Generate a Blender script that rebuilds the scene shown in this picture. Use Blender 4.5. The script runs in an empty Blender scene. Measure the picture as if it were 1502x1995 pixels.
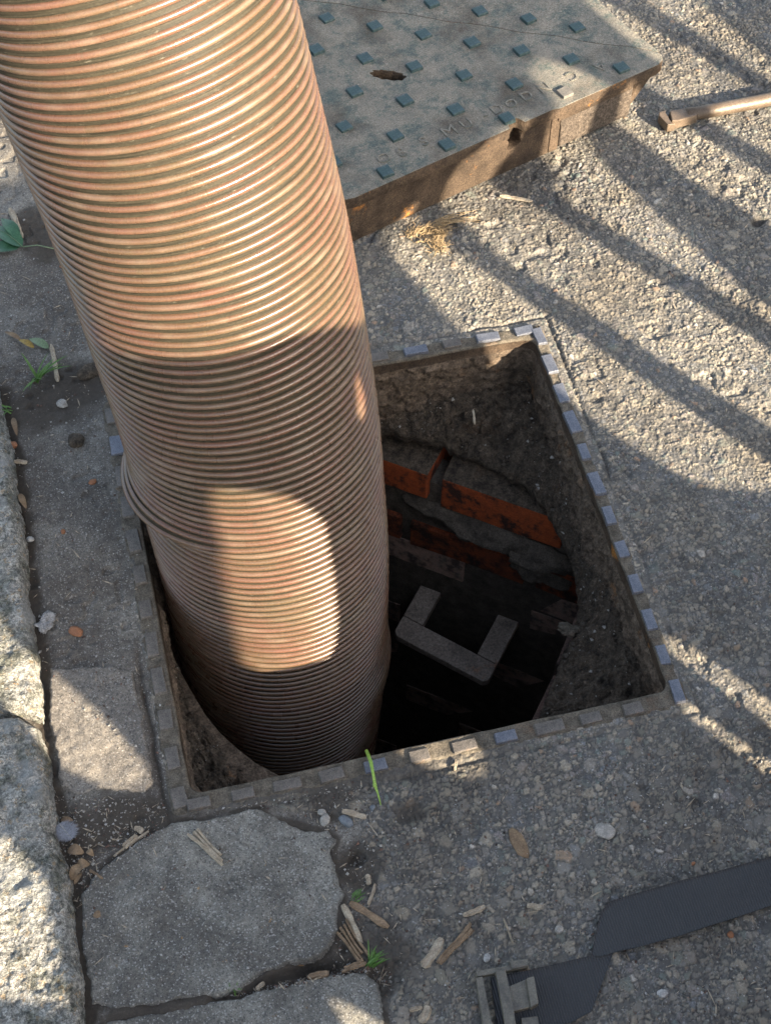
import bpy, bmesh, math, random
import numpy as np
from mathutils import Vector, Matrix

# ------------------------------------------------------------------ camera, sky, sun, exposure
S = bpy.context.scene
COL = S.collection
FPX, CX, CY = 3000.0, 751.0, 997.5
RC = np.array([[0.9722399506043181, -0.23393165963407095, 0.005045499951659593],
               [-0.19062392753840482, -0.8043856831961562, -0.5626954690762007],
               [0.1356908128752496, 0.5461132220427389, -0.8266488686324756]])
CAM = np.array([0.06470341, -0.80862619, 1.81444481])
cd = bpy.data.cameras.new('camera')
cam = bpy.data.objects.new('camera', cd)
COL.objects.link(cam)
m = Matrix.Identity(4)
for i in range(3):
    m[i][0] = RC[0][i]; m[i][1] = -RC[1][i]; m[i][2] = -RC[2][i]; m[i][3] = CAM[i]
cam.matrix_world = m
cd.sensor_fit = 'VERTICAL'; cd.sensor_height = 24.0; cd.lens = FPX / 1995.0 * 24.0
cd.clip_start = 0.02; cd.clip_end = 500
S.camera = cam

SUN_AZ, SUN_EL = math.radians(-55.5), math.radians(22.6)
SDIR = Vector((math.cos(SUN_AZ) * math.cos(SUN_EL), math.sin(SUN_AZ) * math.cos(SUN_EL), math.sin(SUN_EL)))
W = bpy.data.worlds.new('World'); S.world = W; W.use_nodes = True
wn = W.node_tree
bg = wn.nodes['Background']
sky = wn.nodes.new('ShaderNodeTexSky'); sky.sky_type = 'NISHITA'; sky.sun_disc = False
sky.sun_elevation = SUN_EL
sky.sun_rotation = math.atan2(SDIR.x, SDIR.y)
sky.dust_density = 3.0; sky.ozone_density = 1.0
hs = wn.nodes.new('ShaderNodeHueSaturation'); hs.inputs['Saturation'].default_value = 0.72
wn.links.new(sky.outputs[0], hs.inputs['Color']); wn.links.new(hs.outputs[0], bg.inputs[0]); bg.inputs[1].default_value = 0.10
sl = bpy.data.lights.new('sun', 'SUN'); sl.energy = 5.0; sl.angle = math.radians(0.53); sl.color = (1.0, 0.84, 0.64)
so = bpy.data.objects.new('sun', sl); COL.objects.link(so)
so.rotation_euler = SDIR.to_track_quat('Z', 'Y').to_euler(); so.location = SDIR * 8
S.view_settings.view_transform = 'Standard'; S.view_settings.look = 'None'
S.view_settings.gamma = 1.0; S.view_settings.use_curve_mapping = False
S.view_settings.exposure = 2.18
S.cycles.max_bounces = 6

# ------------------------------------------------------------------ helpers
rng = random.Random(7)


def G(px, py, z=0.0):
    """point of the place, at height z, that shows at a pixel of the photograph"""
    v = RC.T @ np.array([(px - CX) / FPX, (py - CY) / FPX, 1.0])
    return CAM + v * ((z - CAM[2]) / v[2])


def GL(l, z=0.0):
    return [tuple(G(x, y, z)[:2]) for x, y in l]


def h2(ix, iy, seed):
    a = (ix.astype(np.int64) * 374761393 + iy.astype(np.int64) * 668265263 + seed * 974634777) & 0xFFFFFFFF
    a = ((a ^ (a >> 13)) * 1274126177) & 0xFFFFFFFF
    a = ((a ^ (a >> 16)) * 2246822519) & 0xFFFFFFFF
    return ((a ^ (a >> 15)) & 0xFFFFFF) / float(0xFFFFFF)


def vn(x, y, seed=0):
    ix = np.floor(x); iy = np.floor(y); fx = x - ix; fy = y - iy
    fx = fx * fx * (3 - 2 * fx); fy = fy * fy * (3 - 2 * fy)
    a = h2(ix, iy, seed); b = h2(ix + 1, iy, seed); c = h2(ix, iy + 1, seed); d = h2(ix + 1, iy + 1, seed)
    return (a * (1 - fx) + b * fx) * (1 - fy) + (c * (1 - fx) + d * fx) * fy


def fbm(x, y, size, octs=4, seed=0):
    x = np.asarray(x, float) / size; y = np.asarray(y, float) / size
    r = 0; amp = 1; tot = 0
    for o in range(octs):
        r = r + amp * (vn(x * 2 ** o + 17.3 * o, y * 2 ** o - 9.1 * o, seed + o) - .5); tot += amp; amp *= .5
    return r / tot * 2


def voro(x, y, cell, seed=0):
    x = np.asarray(x, float) / cell; y = np.asarray(y, float) / cell
    ix = np.floor(x); iy = np.floor(y)
    f1 = np.full(x.shape, 9.0); f2 = np.full(x.shape, 9.0); r = np.zeros(x.shape)
    for dx in (-1, 0, 1):
        for dy in (-1, 0, 1):
            cx = ix + dx; cy = iy + dy
            px = cx + .1 + .8 * h2(cx, cy, seed); py = cy + .1 + .8 * h2(cx, cy, seed + 5)
            d = np.hypot(px - x, py - y); rr = h2(cx, cy, seed + 9)
            near = d < f1
            f2 = np.where(near, f1, np.minimum(f2, d)); r = np.where(near, rr, r); f1 = np.where(near, d, f1)
    return f1, f2, r


def pdist(x, y, poly):
    """signed distance to a closed polygon, positive inside"""
    d = np.full(x.shape, 9.0); inside = np.zeros(x.shape, bool)
    n = len(poly)
    for i in range(n):
        ax, ay = poly[i]; bx, by = poly[(i + 1) % n]
        ex, ey = bx - ax, by - ay
        t = np.clip(((x - ax) * ex + (y - ay) * ey) / (ex * ex + ey * ey + 1e-12), 0, 1)
        d = np.minimum(d, np.hypot(x - ax - t * ex, y - ay - t * ey))
        if abs(ey) > 1e-12:
            c = ((ay > y) != (by > y)) & (x < ex * (y - ay) / ey + ax)
            inside ^= c
    return np.where(inside, d, -d)


def ldist(x, y, line):
    d = np.full(x.shape, 9.0)
    for (ax, ay), (bx, by) in zip(line[:-1], line[1:]):
        ex, ey = bx - ax, by - ay
        t = np.clip(((x - ax) * ex + (y - ay) * ey) / (ex * ex + ey * ey + 1e-12), 0, 1)
        d = np.minimum(d, np.hypot(x - ax - t * ex, y - ay - t * ey))
    return d


def sstep(a, b, x):
    t = np.clip((x - a) / (b - a), 0, 1); return t * t * (3 - 2 * t)


def np_mesh(name, V, F, mat=None, parent=None, smooth=True, attrs=None, mats=None, midx=None):
    me = bpy.data.meshes.new(name)
    V = np.asarray(V, np.float32); F = np.asarray(F, np.int32)
    k = F.shape[1]
    me.vertices.add(len(V)); me.vertices.foreach_set('co', V.ravel())
    me.loops.add(F.size); me.loops.foreach_set('vertex_index', F.ravel())
    me.polygons.add(len(F))
    me.polygons.foreach_set('loop_start', np.arange(0, F.size, k, dtype=np.int32))
    me.polygons.foreach_set('loop_total', np.full(len(F), k, np.int32))
    me.polygons.foreach_set('use_smooth', np.full(len(F), smooth, bool))
    for n_, a in (attrs or {}).items():
        at = me.attributes.new(n_, 'FLOAT', 'POINT'); at.data.foreach_set('value', np.asarray(a, np.float32).ravel())
    me.update(calc_edges=True)
    if mats:
        for q in mats: me.materials.append(q)
        me.polygons.foreach_set('material_index', np.asarray(midx, np.int32))
    elif mat: me.materials.append(mat)
    o = bpy.data.objects.new(name, me); COL.objects.link(o)
    if parent: o.parent = parent
    return o


def bm_obj(name, bm, mat, parent=None, smooth=False, bevel=0.0, segs=2):
    me = bpy.data.meshes.new(name)
    if bevel:
        bmesh.ops.bevel(bm, geom=bm.edges[:] + bm.verts[:], offset=bevel, segments=segs, affect='EDGES', profile=.6)
    bmesh.ops.recalc_face_normals(bm, faces=bm.faces[:])
    if smooth:
        for f in bm.faces: f.smooth = True
    bm.to_mesh(me); bm.free()
    if mat: me.materials.append(mat)
    o = bpy.data.objects.new(name, me); COL.objects.link(o)
    if parent: o.parent = parent
    return o


def tag(o, label=None, cat=None, group=None, kind=None):
    for k, v in (('label', label), ('category', cat), ('group', group), ('kind', kind)):
        if v: o[k] = v
    return o


def empty(name, loc=(0, 0, 0), rz=0.0):
    o = bpy.data.objects.new(name, None); COL.objects.link(o); o.location = loc; o.rotation_euler = (0, 0, rz)
    o.empty_display_size = .05
    return o


def prism(bm, poly, z0, z1, shrink=0.0):
    cx = sum(p[0] for p in poly) / len(poly); cy = sum(p[1] for p in poly) / len(poly)
    a = [bm.verts.new((p[0], p[1], z0)) for p in poly]
    b = [bm.verts.new((cx + (p[0] - cx) * (1 - shrink), cy + (p[1] - cy) * (1 - shrink), z1)) for p in poly]
    n = len(poly)
    bm.faces.new(b); bm.faces.new(a[::-1])
    for i in range(n): bm.faces.new((a[i], a[(i + 1) % n], b[(i + 1) % n], b[i]))


def box(bm, x0, x1, y0, y1, z0, z1):
    prism(bm, [(x0, y0), (x1, y0), (x1, y1), (x0, y1)], z0, z1)


def tube(bm, pts, rad, sides=8, caps=True):
    pts = [Vector(p) for p in pts]; rings = []
    for i, p in enumerate(pts):
        t = (pts[min(i + 1, len(pts) - 1)] - pts[max(i - 1, 0)]).normalized()
        up = Vector((0, 0, 1)) if abs(t.z) < .9 else Vector((1, 0, 0))
        a = t.cross(up).normalized(); b = t.cross(a)
        r = rad[i] if isinstance(rad, (list, tuple)) else rad
        rings.append([bm.verts.new(p + a * r * math.cos(q * math.tau / sides) + b * r * math.sin(q * math.tau / sides)) for q in range(sides)])
    for r0, r1 in zip(rings, rings[1:]):
        for q in range(sides): bm.faces.new((r0[q], r0[(q + 1) % sides], r1[(q + 1) % sides], r1[q]))
    if caps: bm.faces.new(rings[0][::-1]); bm.faces.new(rings[-1])


# ------------------------------------------------------------------ materials
class NT:
    def __init__(s, name):
        s.m = bpy.data.materials.new(name); s.m.use_nodes = True; s.t = s.m.node_tree
        s.b = s.t.nodes['Principled BSDF']; s.tc = s.t.nodes.new('ShaderNodeTexCoord')

    def n(s, t, **kw):
        q = s.t.nodes.new('ShaderNode' + t)
        for k, v in kw.items():
            if k.startswith('_'): setattr(q, k[1:], v)
        for k, v in kw.items():
            if k.startswith('_'): continue
            i = q.inputs[int(k[1:])] if k[0] == 'i' and k[1:].isdigit() else q.inputs[k.replace('__', ' ')]
            if isinstance(v, bpy.types.Node): v = v.outputs[0]
            if isinstance(v, bpy.types.NodeSocket): s.t.links.new(v, i)
            else: i.default_value = v
        return q

    def noise(s, scale, detail=4, rough=.6, vec=None):
        return s.n('TexNoise', Vector=(vec or s.tc.outputs['Object']), Scale=scale, Detail=detail, Roughness=rough).outputs['Fac']

    def ramp(s, fac, stops, interp='LINEAR'):
        r = s.n('ValToRGB', Fac=fac); e = r.color_ramp; e.interpolation = interp
        while len(e.elements) < len(stops): e.elements.new(.5)
        for q, (p, c) in zip(e.elements, stops):
            q.position = p; q.color = (*c, 1) if len(c) == 3 else c
        return r.outputs['Color']

    def fr(s, fac, a, b):
        return s.ramp(fac, [(a, (0, 0, 0)), (b, (1, 1, 1))])

    def mix(s, fac, a, b, mode='MIX'):
        q = s.n('Mix', _data_type='RGBA', _blend_type=mode)
        for i, v in ((0, fac), (6, a), (7, b)):
            if isinstance(v, bpy.types.NodeSocket): s.t.links.new(v, q.inputs[i])
            elif i == 0: q.inputs[0].default_value = v
            else: q.inputs[i].default_value = (*v, 1)
        return q.outputs[2]

    def math(s, op, a, b=0.0):
        return s.n('Math', _operation=op, i0=a, i1=b).outputs[0]

    def attr(s, name):
        return s.n('Attribute', _attribute_name=name).outputs['Fac']

    def bump(s, h, dist, strength=1.0, prev=None):
        q = s.n('Bump', Height=h, Distance=dist, Strength=strength)
        if prev: s.t.links.new(prev, q.inputs['Normal'])
        return q.outputs[0]

    def out(s, col=None, rough=.8, normal=None, metal=0.0, spec=.5):
        for k, v in (('Base Color', col), ('Roughness', rough), ('Normal', normal), ('Metallic', metal), ('Specular IOR Level', spec)):
            if v is None: continue
            i = s.b.inputs[k]
            if isinstance(v, bpy.types.NodeSocket): s.t.links.new(v, i)
            else: i.default_value = (*v, 1) if isinstance(v, tuple) and len(v) == 3 else v
        return s.m


def m_tarmac():
    s = NT('tarmac')
    rnd, gap, soil = s.attr('rnd'), s.attr('gap'), s.attr('soil')
    stone = s.ramp(rnd, [(0, (.105, .108, .112)), (.2, (.20, .185, .16)), (.38, (.13, .14, .15)), (.5, (.25, .225, .18)), (.62, (.115, .14, .13)),
                         (.72, (.28, .25, .20)), (.84, (.17, .155, .15)), (.965, (.27, .18, .12)), (.985, (.40, .38, .34))], 'CONSTANT')
    n1 = s.noise(420, 3, .7)
    stone = s.mix(.75, stone, s.ramp(n1, [(.3, (.35, .35, .35)), (.7, (1.75, 1.7, 1.6))]), 'MULTIPLY')
    dust = s.fr(s.noise(9, 5, .6), .38, .66)
    stone = s.mix(s.math('MULTIPLY', dust, .65), stone, (.35, .30, .215))
    binder = s.mix(s.noise(300, 4, .8), (.045, .044, .040), (.13, .125, .112))
    col = s.mix(s.fr(gap, .10, .95), binder, stone)  # dark binder gaps also put some cavity shade into the colour
    v = s.n('TexVoronoi', Vector=s.tc.outputs['Object'], Scale=520.0)
    sp = s.fr(s.n('SeparateColor', Color=v.outputs['Color']).outputs[0], .93, .95)
    col = s.mix(s.math('MULTIPLY', sp, .3), col, (.42, .42, .40))
    so_ = s.mix(s.noise(160, 4, .7), (.02, .018, .014), (.09, .075, .058))
    big = s.fr(s.noise(4.5, 6, .68), .44, .62)
    col = s.mix(s.math('MULTIPLY', big, .75), col, s.mix(1.0, col, (.50, .49, .49), 'MULTIPLY'))
    col = s.mix(s.math('MULTIPLY', s.fr(s.noise(17, 6, .75), .58, .68), .7), col, s.mix(1.0, col, (.35, .33, .32), 'MULTIPLY'))
    col = s.mix(soil, col, so_)
    nb = s.bump(s.noise(260, 5, .75), .0016, .8)
    nb = s.bump(s.n('TexVoronoi', Vector=s.tc.outputs['Object'], Scale=210.0).outputs['Distance'], .0022, .6, nb)
    return s.out(col, s.ramp(n1, [(.2, (.5,) * 3), (.8, (.9,) * 3)]), nb, spec=.45)


def m_concrete(name, base, dark, light, speck=.35, scale=1.0, soil=True, lichen=0.0):
    s = NT(name)
    c = s.mix(s.noise(22 * scale, 6, .65), dark, base)
    c = s.mix(s.fr(s.noise(6 * scale, 5, .7), .45, .72), c, light)
    f = s.noise(700, 3, .8)
    c = s.mix(.8, c, s.ramp(f, [(.3, (.40, .40, .40)), (.68, (1.6, 1.58, 1.52))]), 'MULTIPLY')
    c = s.mix(.6, c, s.ramp(s.noise(190, 4, .7), [(.34, (.55, .55, .54)), (.64, (1.35, 1.33, 1.3))]), 'MULTIPLY')
    v = s.n('TexVoronoi', Vector=s.tc.outputs['Object'], Scale=620.0)
    sc = s.n('SeparateColor', Color=v.outputs['Color'])
    c = s.mix(s.math('MULTIPLY', s.fr(sc.outputs[0], .90, .92), speck), c, (.46, .45, .42))
    c = s.mix(s.math('MULTIPLY', s.fr(sc.outputs[1], .88, .90), .6), c, (.05, .048, .045))
    if lichen:
        l = s.fr(s.noise(38, 5, .75), .66, .70)
        c = s.mix(s.math('MULTIPLY', l, lichen), c, (.42, .22, .05))
    if soil:
        c = s.mix(s.attr('soil'), c, s.mix(s.noise(160, 4, .7), (.018, .015, .012), (.085, .068, .05)))
    nb = s.bump(s.noise(90, 6, .75), .004, .7)
    nb = s.bump(f, .0014, .9, nb)
    return s.out(c, .82, nb, spec=.35)


def m_granite():
    s = NT('granite')
    v = s.n('TexVoronoi', Vector=s.n('VectorMath', _operation='ADD', i0=s.tc.outputs['Object'], i1=s.n('VectorMath', _operation='SCALE', i0=s.n('TexNoise', Vector=s.tc.outputs['Object'], Scale=170.0, Detail=5.0).outputs['Color'], Scale=.014).outputs[0]).outputs[0], Scale=230.0)
    sc = s.n('SeparateColor', Color=v.outputs['Color'])
    c = s.ramp(sc.outputs[0], [(0, (.14, .14, .13)), (.25, (.26, .257, .24)), (.45, (.37, .365, .34)), (.7, (.29, .285, .265)), (.88, (.46, .45, .42)), (.97, (.34, .27, .19))])
    c = s.mix(.9, c, s.ramp(s.noise(300, 6, .85), [(.36, (.22, .22, .20)), (.60, (1.75, 1.74, 1.68))]), 'MULTIPLY')
    cr = s.math('ABSOLUTE', s.math('SUBTRACT', s.noise(55, 6, .75), .5))
    c = s.mix(s.ramp(cr, [(0, (.85,) * 3), (.02, (0, 0, 0))]), c, (.05, .05, .042))
    c = s.mix(s.fr(s.noise(30, 6, .7), .46, .62), c, s.mix(1.0, c, (.36, .38, .34), 'MULTIPLY'))
    c = s.mix(s.fr(s.noise(11, 5, .7), .52, .7), c, (.30, .31, .30))
    c = s.mix(s.math('MULTIPLY', s.fr(s.noise(34, 5, .8), .65, .69), .8), c, (.36, .20, .05))
    nb = s.bump(s.noise(70, 7, .8), .006, .9)
    nb = s.bump(v.outputs['Distance'], .003, .7, nb)
    return s.out(c, .8, nb, spec=.4)


def m_simple(name, a, b, scale=60, rough=.7, bumpd=.002, bscale=200, metal=0.0, extra=None, spec=.5, detail=5, grain=.5, gs=480):
    s = NT(name)
    c = s.mix(s.fr(s.noise(scale, detail, .7), .32, .68), a, b)
    if extra:
        for col, sc_, lo, hi, amt in extra:
            c = s.mix(s.math('MULTIPLY', s.fr(s.noise(sc_, 5, .7), lo, hi), amt), c, col)
    if grain:
        c = s.mix(grain, c, s.ramp(s.noise(gs, 4, .8), [(.33, (.35, .34, .33)), (.66, (1.7, 1.68, 1.62))]), 'MULTIPLY')  # speckle also stands in for fine relief shading, put into the colour
    nb = s.bump(s.noise(bscale, 5, .75), bumpd, .9)
    return s.out(c, rough, nb, metal, spec)


M = {}
M['tarmac'] = m_tarmac()
M['pave'] = m_concrete('cement', (.165, .15, .132), (.055, .05, .045), (.25, .24, .215), .4)
M['slab'] = m_concrete('sandstone_slab', (.17, .165, .148), (.075, .070, .064), (.29, .285, .255), .5, 1.4, False, .55)
M['patch'] = m_concrete('cement_patch', (.20, .185, .165), (.12, .11, .10), (.26, .24, .21), .35, 1.2, False, .3)
M['granite'] = m_granite()
M['iron'] = m_simple('cast_iron', (.10, .085, .07), (.21, .19, .165), 45, .7, .002, 240, 0, [((.20, .085, .03), 18, .60, .72, .8)])
M['lug'] = m_simple('worn_iron', (.095, .108, .135), (.17, .18, .21), 60, .38, .0008, 300, .3, [((.17, .125, .085), 14, .56, .68, .8), ((.05, .042, .034), 30, .58, .68, .6)], grain=.6)
M['lugbrown'] = m_simple('dirty_iron_block', (.075, .068, .060), (.15, .135, .12), 50, .6, .0012, 240, .1, [((.22, .12, .06), 26, .58, .70, .7)], grain=.8)
M['fill'] = m_simple('rim_cement', (.060, .053, .042), (.165, .145, .115), 55, .85, .003, 200, 0, [((.17, .10, .06), 18, .55, .7, .6)], spec=.25, grain=.8)
M['muck'] = m_simple('black_muck', (.022, .019, .016), (.135, .108, .080), 60, .8, .009, 120, 0, [((.12, .075, .045), 16, .56, .72, .7), ((.30, .28, .24), 330, .68, .71, .6)], spec=.2, grain=.85, gs=300)
M['wallmuck'] = m_simple('rusty_muck', (.055, .042, .031), (.20, .155, .115), 60, .8, .008, 130, 0, [((.26, .12, .04), 12, .60, .74, .7), ((.02, .017, .014), 20, .55, .68, .7)], spec=.25, grain=.85, gs=300)
M['brick'] = m_simple('red_brick', (.38, .085, .024), (.20, .048, .018), 60, .75, .002, 260, 0, [((.02, .017, .015), 20, .50, .60, .92), ((.3, .28, .25), 120, .72, .76, .5)], spec=.25, grain=.7)
M['brickdirty'] = m_simple('grimy_brick', (.26, .065, .025), (.10, .04, .025), 40, .8, .004, 200, 0, [((.02, .017, .015), 22, .46, .6, .9)], spec=.2, grain=.8)
M['brickdark'] = m_simple('dark_brick', (.42, .26, .20), (.22, .18, .15), 40, .8, .003, 200, 0, [((.02, .018, .016), 30, .48, .6, .8)])
M['brickdarker'] = m_simple('darker_brick', (.22, .13, .10), (.09, .07, .06), 30, .8, .005, 160, 0, [((.02, .018, .016), 24, .46, .6, .8)], spec=.2, grain=.8)  # darker brick tone for the other three walls
M['mortar'] = m_simple('mortar', (.13, .112, .09), (.05, .043, .036), 40, .85, .006, 140, spec=.2, grain=.8)
M['rib_old'] = m_simple('hose_rib', (.27, .125, .065), (.235, .15, .075), 22, .33, .0005, 500, 0, [((.33, .24, .15), 160, .60, .72, .5), ((.20, .17, .12), 9, .5, .7, .35)], spec=.6)
M['hose_old'] = m_simple('hose_wall', (.085, .075, .05), (.12, .105, .072), 40, .42, .0008, 420, 0, [((.22, .20, .16), 190, .66, .74, .5)], spec=.5)
M['lidtop'] = m_simple('green_worn_iron', (.125, .125, .112), (.225, .205, .170), 22, .8, .003, 240, 0, [((.055, .085, .082), 30, .48, .62, .8), ((.28, .25, .20), 130, .52, .68, .6), ((.075, .062, .048), 9, .50, .68, .8)], spec=.3, grain=.8, gs=420)
M['stud'] = m_simple('green_stud', (.028, .058, .056), (.048, .080, .088), 60, .45, .0006, 300, .2, [((.20, .18, .14), 90, .60, .7, .5)])
M['studbare'] = m_simple('bare_stud', (.10, .095, .085), (.17, .155, .13), 80, .6, .001, 300, 0)
M['rust'] = m_simple('rusty_side', (.034, .025, .018), (.105, .076, .053), 20, .85, .004, 180, 0, [((.36, .16, .04), 13, .60, .68, .85), ((.03, .024, .02), 24, .52, .66, .7)], spec=.2, grain=.75, gs=330)
M['roughpan'] = m_simple('rough_pan', (.05, .042, .036), (.15, .122, .098), 110, .9, .008, 160, spec=.2, grain=.85, gs=300)
M['strap'] = None
M['buckle'] = m_simple('worn_metal', (.075, .07, .058), (.17, .155, .12), 50, .38, .0008, 300, 0, [((.20, .16, .10), 30, .6, .75, .5)])
M['chip'] = m_simple('wood_chip', (.25, .20, .14), (.44, .38, .29), 90, .85, .002, 300)
M['chipdark'] = m_simple('brown_wood_chip', (.15, .10, .06), (.30, .215, .135), 90, .85, .002, 300)
M['pebble'] = m_simple('pebble', (.22, .21, .19), (.36, .34, .30), 90, .8, .001, 300)
M['slate'] = m_simple('slate_pebble', (.10, .12, .14), (.16, .18, .20), 90, .6, .001, 300)
M['orange'] = m_simple('orange_fleck', (.30, .13, .06), (.20, .09, .045), 90, .8, .001, 300)
M['grass'] = m_simple('grass_blade', (.05, .12, .02), (.10, .20, .035), 60, .5, .0005, 300)
M['stem'] = m_simple('green_stem', (.20, .34, .05), (.30, .44, .08), 50, .45, .0005, 300)
M['leafg'] = m_simple('dark_green_leaf', (.02, .07, .035), (.045, .12, .055), 30, .35, .0006, 200)
M['leafp'] = m_simple('grey_green_leaf', (.10, .16, .08), (.16, .21, .12), 40, .55, .0006, 200)
M['leafy'] = m_simple('yellow_leaf', (.36, .24, .03), (.16, .11, .03), 40, .5, .0006, 200)
M['leafb'] = m_simple('dry_brown_leaf', (.13, .085, .05), (.24, .17, .10), 40, .8, .001, 200)
M['straw'] = m_simple('straw', (.26, .18, .09), (.38, .29, .17), 90, .8, .0005, 300)
M['white'] = m_simple('whitish', (.26, .26, .25), (.40, .39, .37), 60, .7, .001, 200)
M['foil'] = m_simple('crumpled_foil', (.16, .16, .16), (.42, .42, .42), 60, .55, .004, 120, .1, grain=.8)
M['rod'] = m_simple('dusty_steel', (.11, .082, .058), (.19, .145, .105), 40, .38, .001, 300, .25, [((.22, .17, .12), 60, .55, .7, .6)])
M['barrier'] = m_simple('barrier_plastic', (.16, .05, .03), (.20, .07, .04), 20, .5, .0005, 60)
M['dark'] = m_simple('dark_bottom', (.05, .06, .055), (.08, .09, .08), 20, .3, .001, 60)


def m_strap():
    s = NT('woven_webbing')
    rot = math.atan2(*(G(1500, 1720)[:2] - G(1190, 1800)[:2])[::-1])
    mp = s.n('Mapping', Vector=s.tc.outputs['Object'], Rotation=(0, 0, -rot))
    w = s.n('TexWave', Vector=mp.outputs[0], Scale=95.0, Distortion=.3)
    w2 = s.n('TexWave', Vector=mp.outputs[0], Scale=40.0, Distortion=.3, _bands_direction='Y')
    c = s.mix(s.noise(12, 5, .7), (.020, .021, .023), (.040, .041, .043))
    c = s.mix(s.math('MULTIPLY', w.outputs['Fac'], .45), c, (.058, .060, .063))
    nb = s.bump(w.outputs['Fac'], .0012, .7); nb = s.bump(w2.outputs['Fac'], .0007, .4, nb)
    return s.out(c, .65, nb, spec=.4)


M['strap'] = m_strap()


def m_hose(rib):
    s = NT('hose_rib' if rib else 'hose_wall')
    def vec(a, b):
        return s.n('CombineXYZ', i0=s.math('MULTIPLY', s.attr('hu'), a), i1=s.math('MULTIPLY', s.attr('hv'), b)).outputs[0]
    st_ = s.noise(1.0, 2, .6, vec(12, 700)); blot = s.noise(1.0, 5, .7, vec(9, 12)); fine = s.noise(420, 4, .8)
    if rib:
        c = s.mix(s.fr(blot, .35, .65), (.128, .066, .043), (.106, .074, .042))
        c = s.mix(s.math('MULTIPLY', s.fr(s.noise(1.0, 4, .7, vec(5, 30)), .5, .7), .6), c, (.155, .076, .052))
        c = s.mix(s.math('MULTIPLY', s.fr(st_, .5, .72), .6), c, (.18, .135, .092))
        c = s.mix(s.math('MULTIPLY', s.fr(s.noise(1.0, 6, .8, vec(60, 500)), .60, .68), .6), c, (.075, .062, .042))
        c = s.mix(.5, c, s.ramp(fine, [(.3, (.5, .5, .5)), (.7, (1.45, 1.4, 1.35))]), 'MULTIPLY')
        return s.out(c, s.ramp(st_, [(.3, (.17,) * 3), (.75, (.42,) * 3)]), s.bump(fine, .0004, .5), spec=.7)
    c = s.mix(s.fr(st_, .35, .65), (.018, .016, .010), (.044, .038, .025))
    c = s.mix(s.math('MULTIPLY', s.fr(s.noise(1.0, 5, .75, vec(70, 260)), .60, .70), .75), c, (.13, .118, .09))
    c = s.mix(.6, c, s.ramp(fine, [(.3, (.45, .45, .45)), (.7, (1.55, 1.52, 1.45))]), 'MULTIPLY')
    return s.out(c, .6, s.bump(st_, .0008, .6), spec=.25)


M['rib'] = m_hose(True); M['hose'] = m_hose(False)

# ------------------------------------------------------------------ outlines on the ground, in metres
FR0, FR1 = 0.0, 0.68                      # frame outer square
IX0, IX1, IY0, IY1 = 0.022, 0.661, 0.026, 0.655
KERB_A = GL([(-260, 300), (-130, 560), (-5, 745), (20, 850), (42, 1000), (58, 1150), (76, 1290), (80, 1340), (80, 1392), (0, 1383), (-120, 1370), (-330, 1200)], .02)
KERB_B = GL([(-2, 1390), (40, 1392), (72, 1412), (92, 1470), (105, 1560), (112, 1610), (133, 1690), (145, 1790), (158, 1880), (165, 1995), (190, 2300), (-220, 2300), (-200, 1500)], .02)
SLAB_A = GL([(296, 1618), (345, 1598), (420, 1590), (480, 1576), (512, 1577), (530, 1592), (575, 1606), (612, 1616), (640, 1622), (658, 1636), (650, 1668), (664, 1712), (676, 1745), (664, 1768), (660, 1812), (655, 1836), (628, 1866), (600, 1872), (560, 1880), (522, 1900), (484, 1926), (440, 1940), (330, 1958), (215, 1972), (176, 1960), (166, 1880), (158, 1800), (156, 1752), (178, 1712), (222, 1668), (262, 1640)])
SLAB_B = GL([(200, 1984), (360, 1962), (460, 1944), (540, 1919), (620, 1901), (715, 1890), (742, 1915), (752, 1995), (760, 2150), (180, 2200)])
PATCH = GL([(98, 1300), (150, 1300), (215, 1298), (258, 1312), (272, 1370), (290, 1450), (300, 1520), (285, 1545), (220, 1540), (150, 1545), (118, 1530), (100, 1420)])
KEDGE = KERB_A[2:9] + KERB_B[2:10]
PAVE = GL([(-500, 300), (-300, -150), (150, -50), (250, 400), (262, 735), (255, 1130), (345, 1592), (430, 1580), (520, 1565), (700, 1600), (700, 1700), (700, 1900), (770, 1995), (780, 2300), (-300, 2300), (-500, 1200)])
FRUST = [(-.22, 1.86), (1.54, 1.50), (.77, -.55), (-.38, -.34)]
LID_A = np.array([.416, .907]); LTH = math.radians(18.9)
LX = np.array([math.cos(LTH), math.sin(LTH)]); LY = np.array([-LX[1], LX[0]])


def in_pave(x, y): return pdist(x, y, PAVE) + fbm(x, y, .05, 3, 70) * .008


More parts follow.
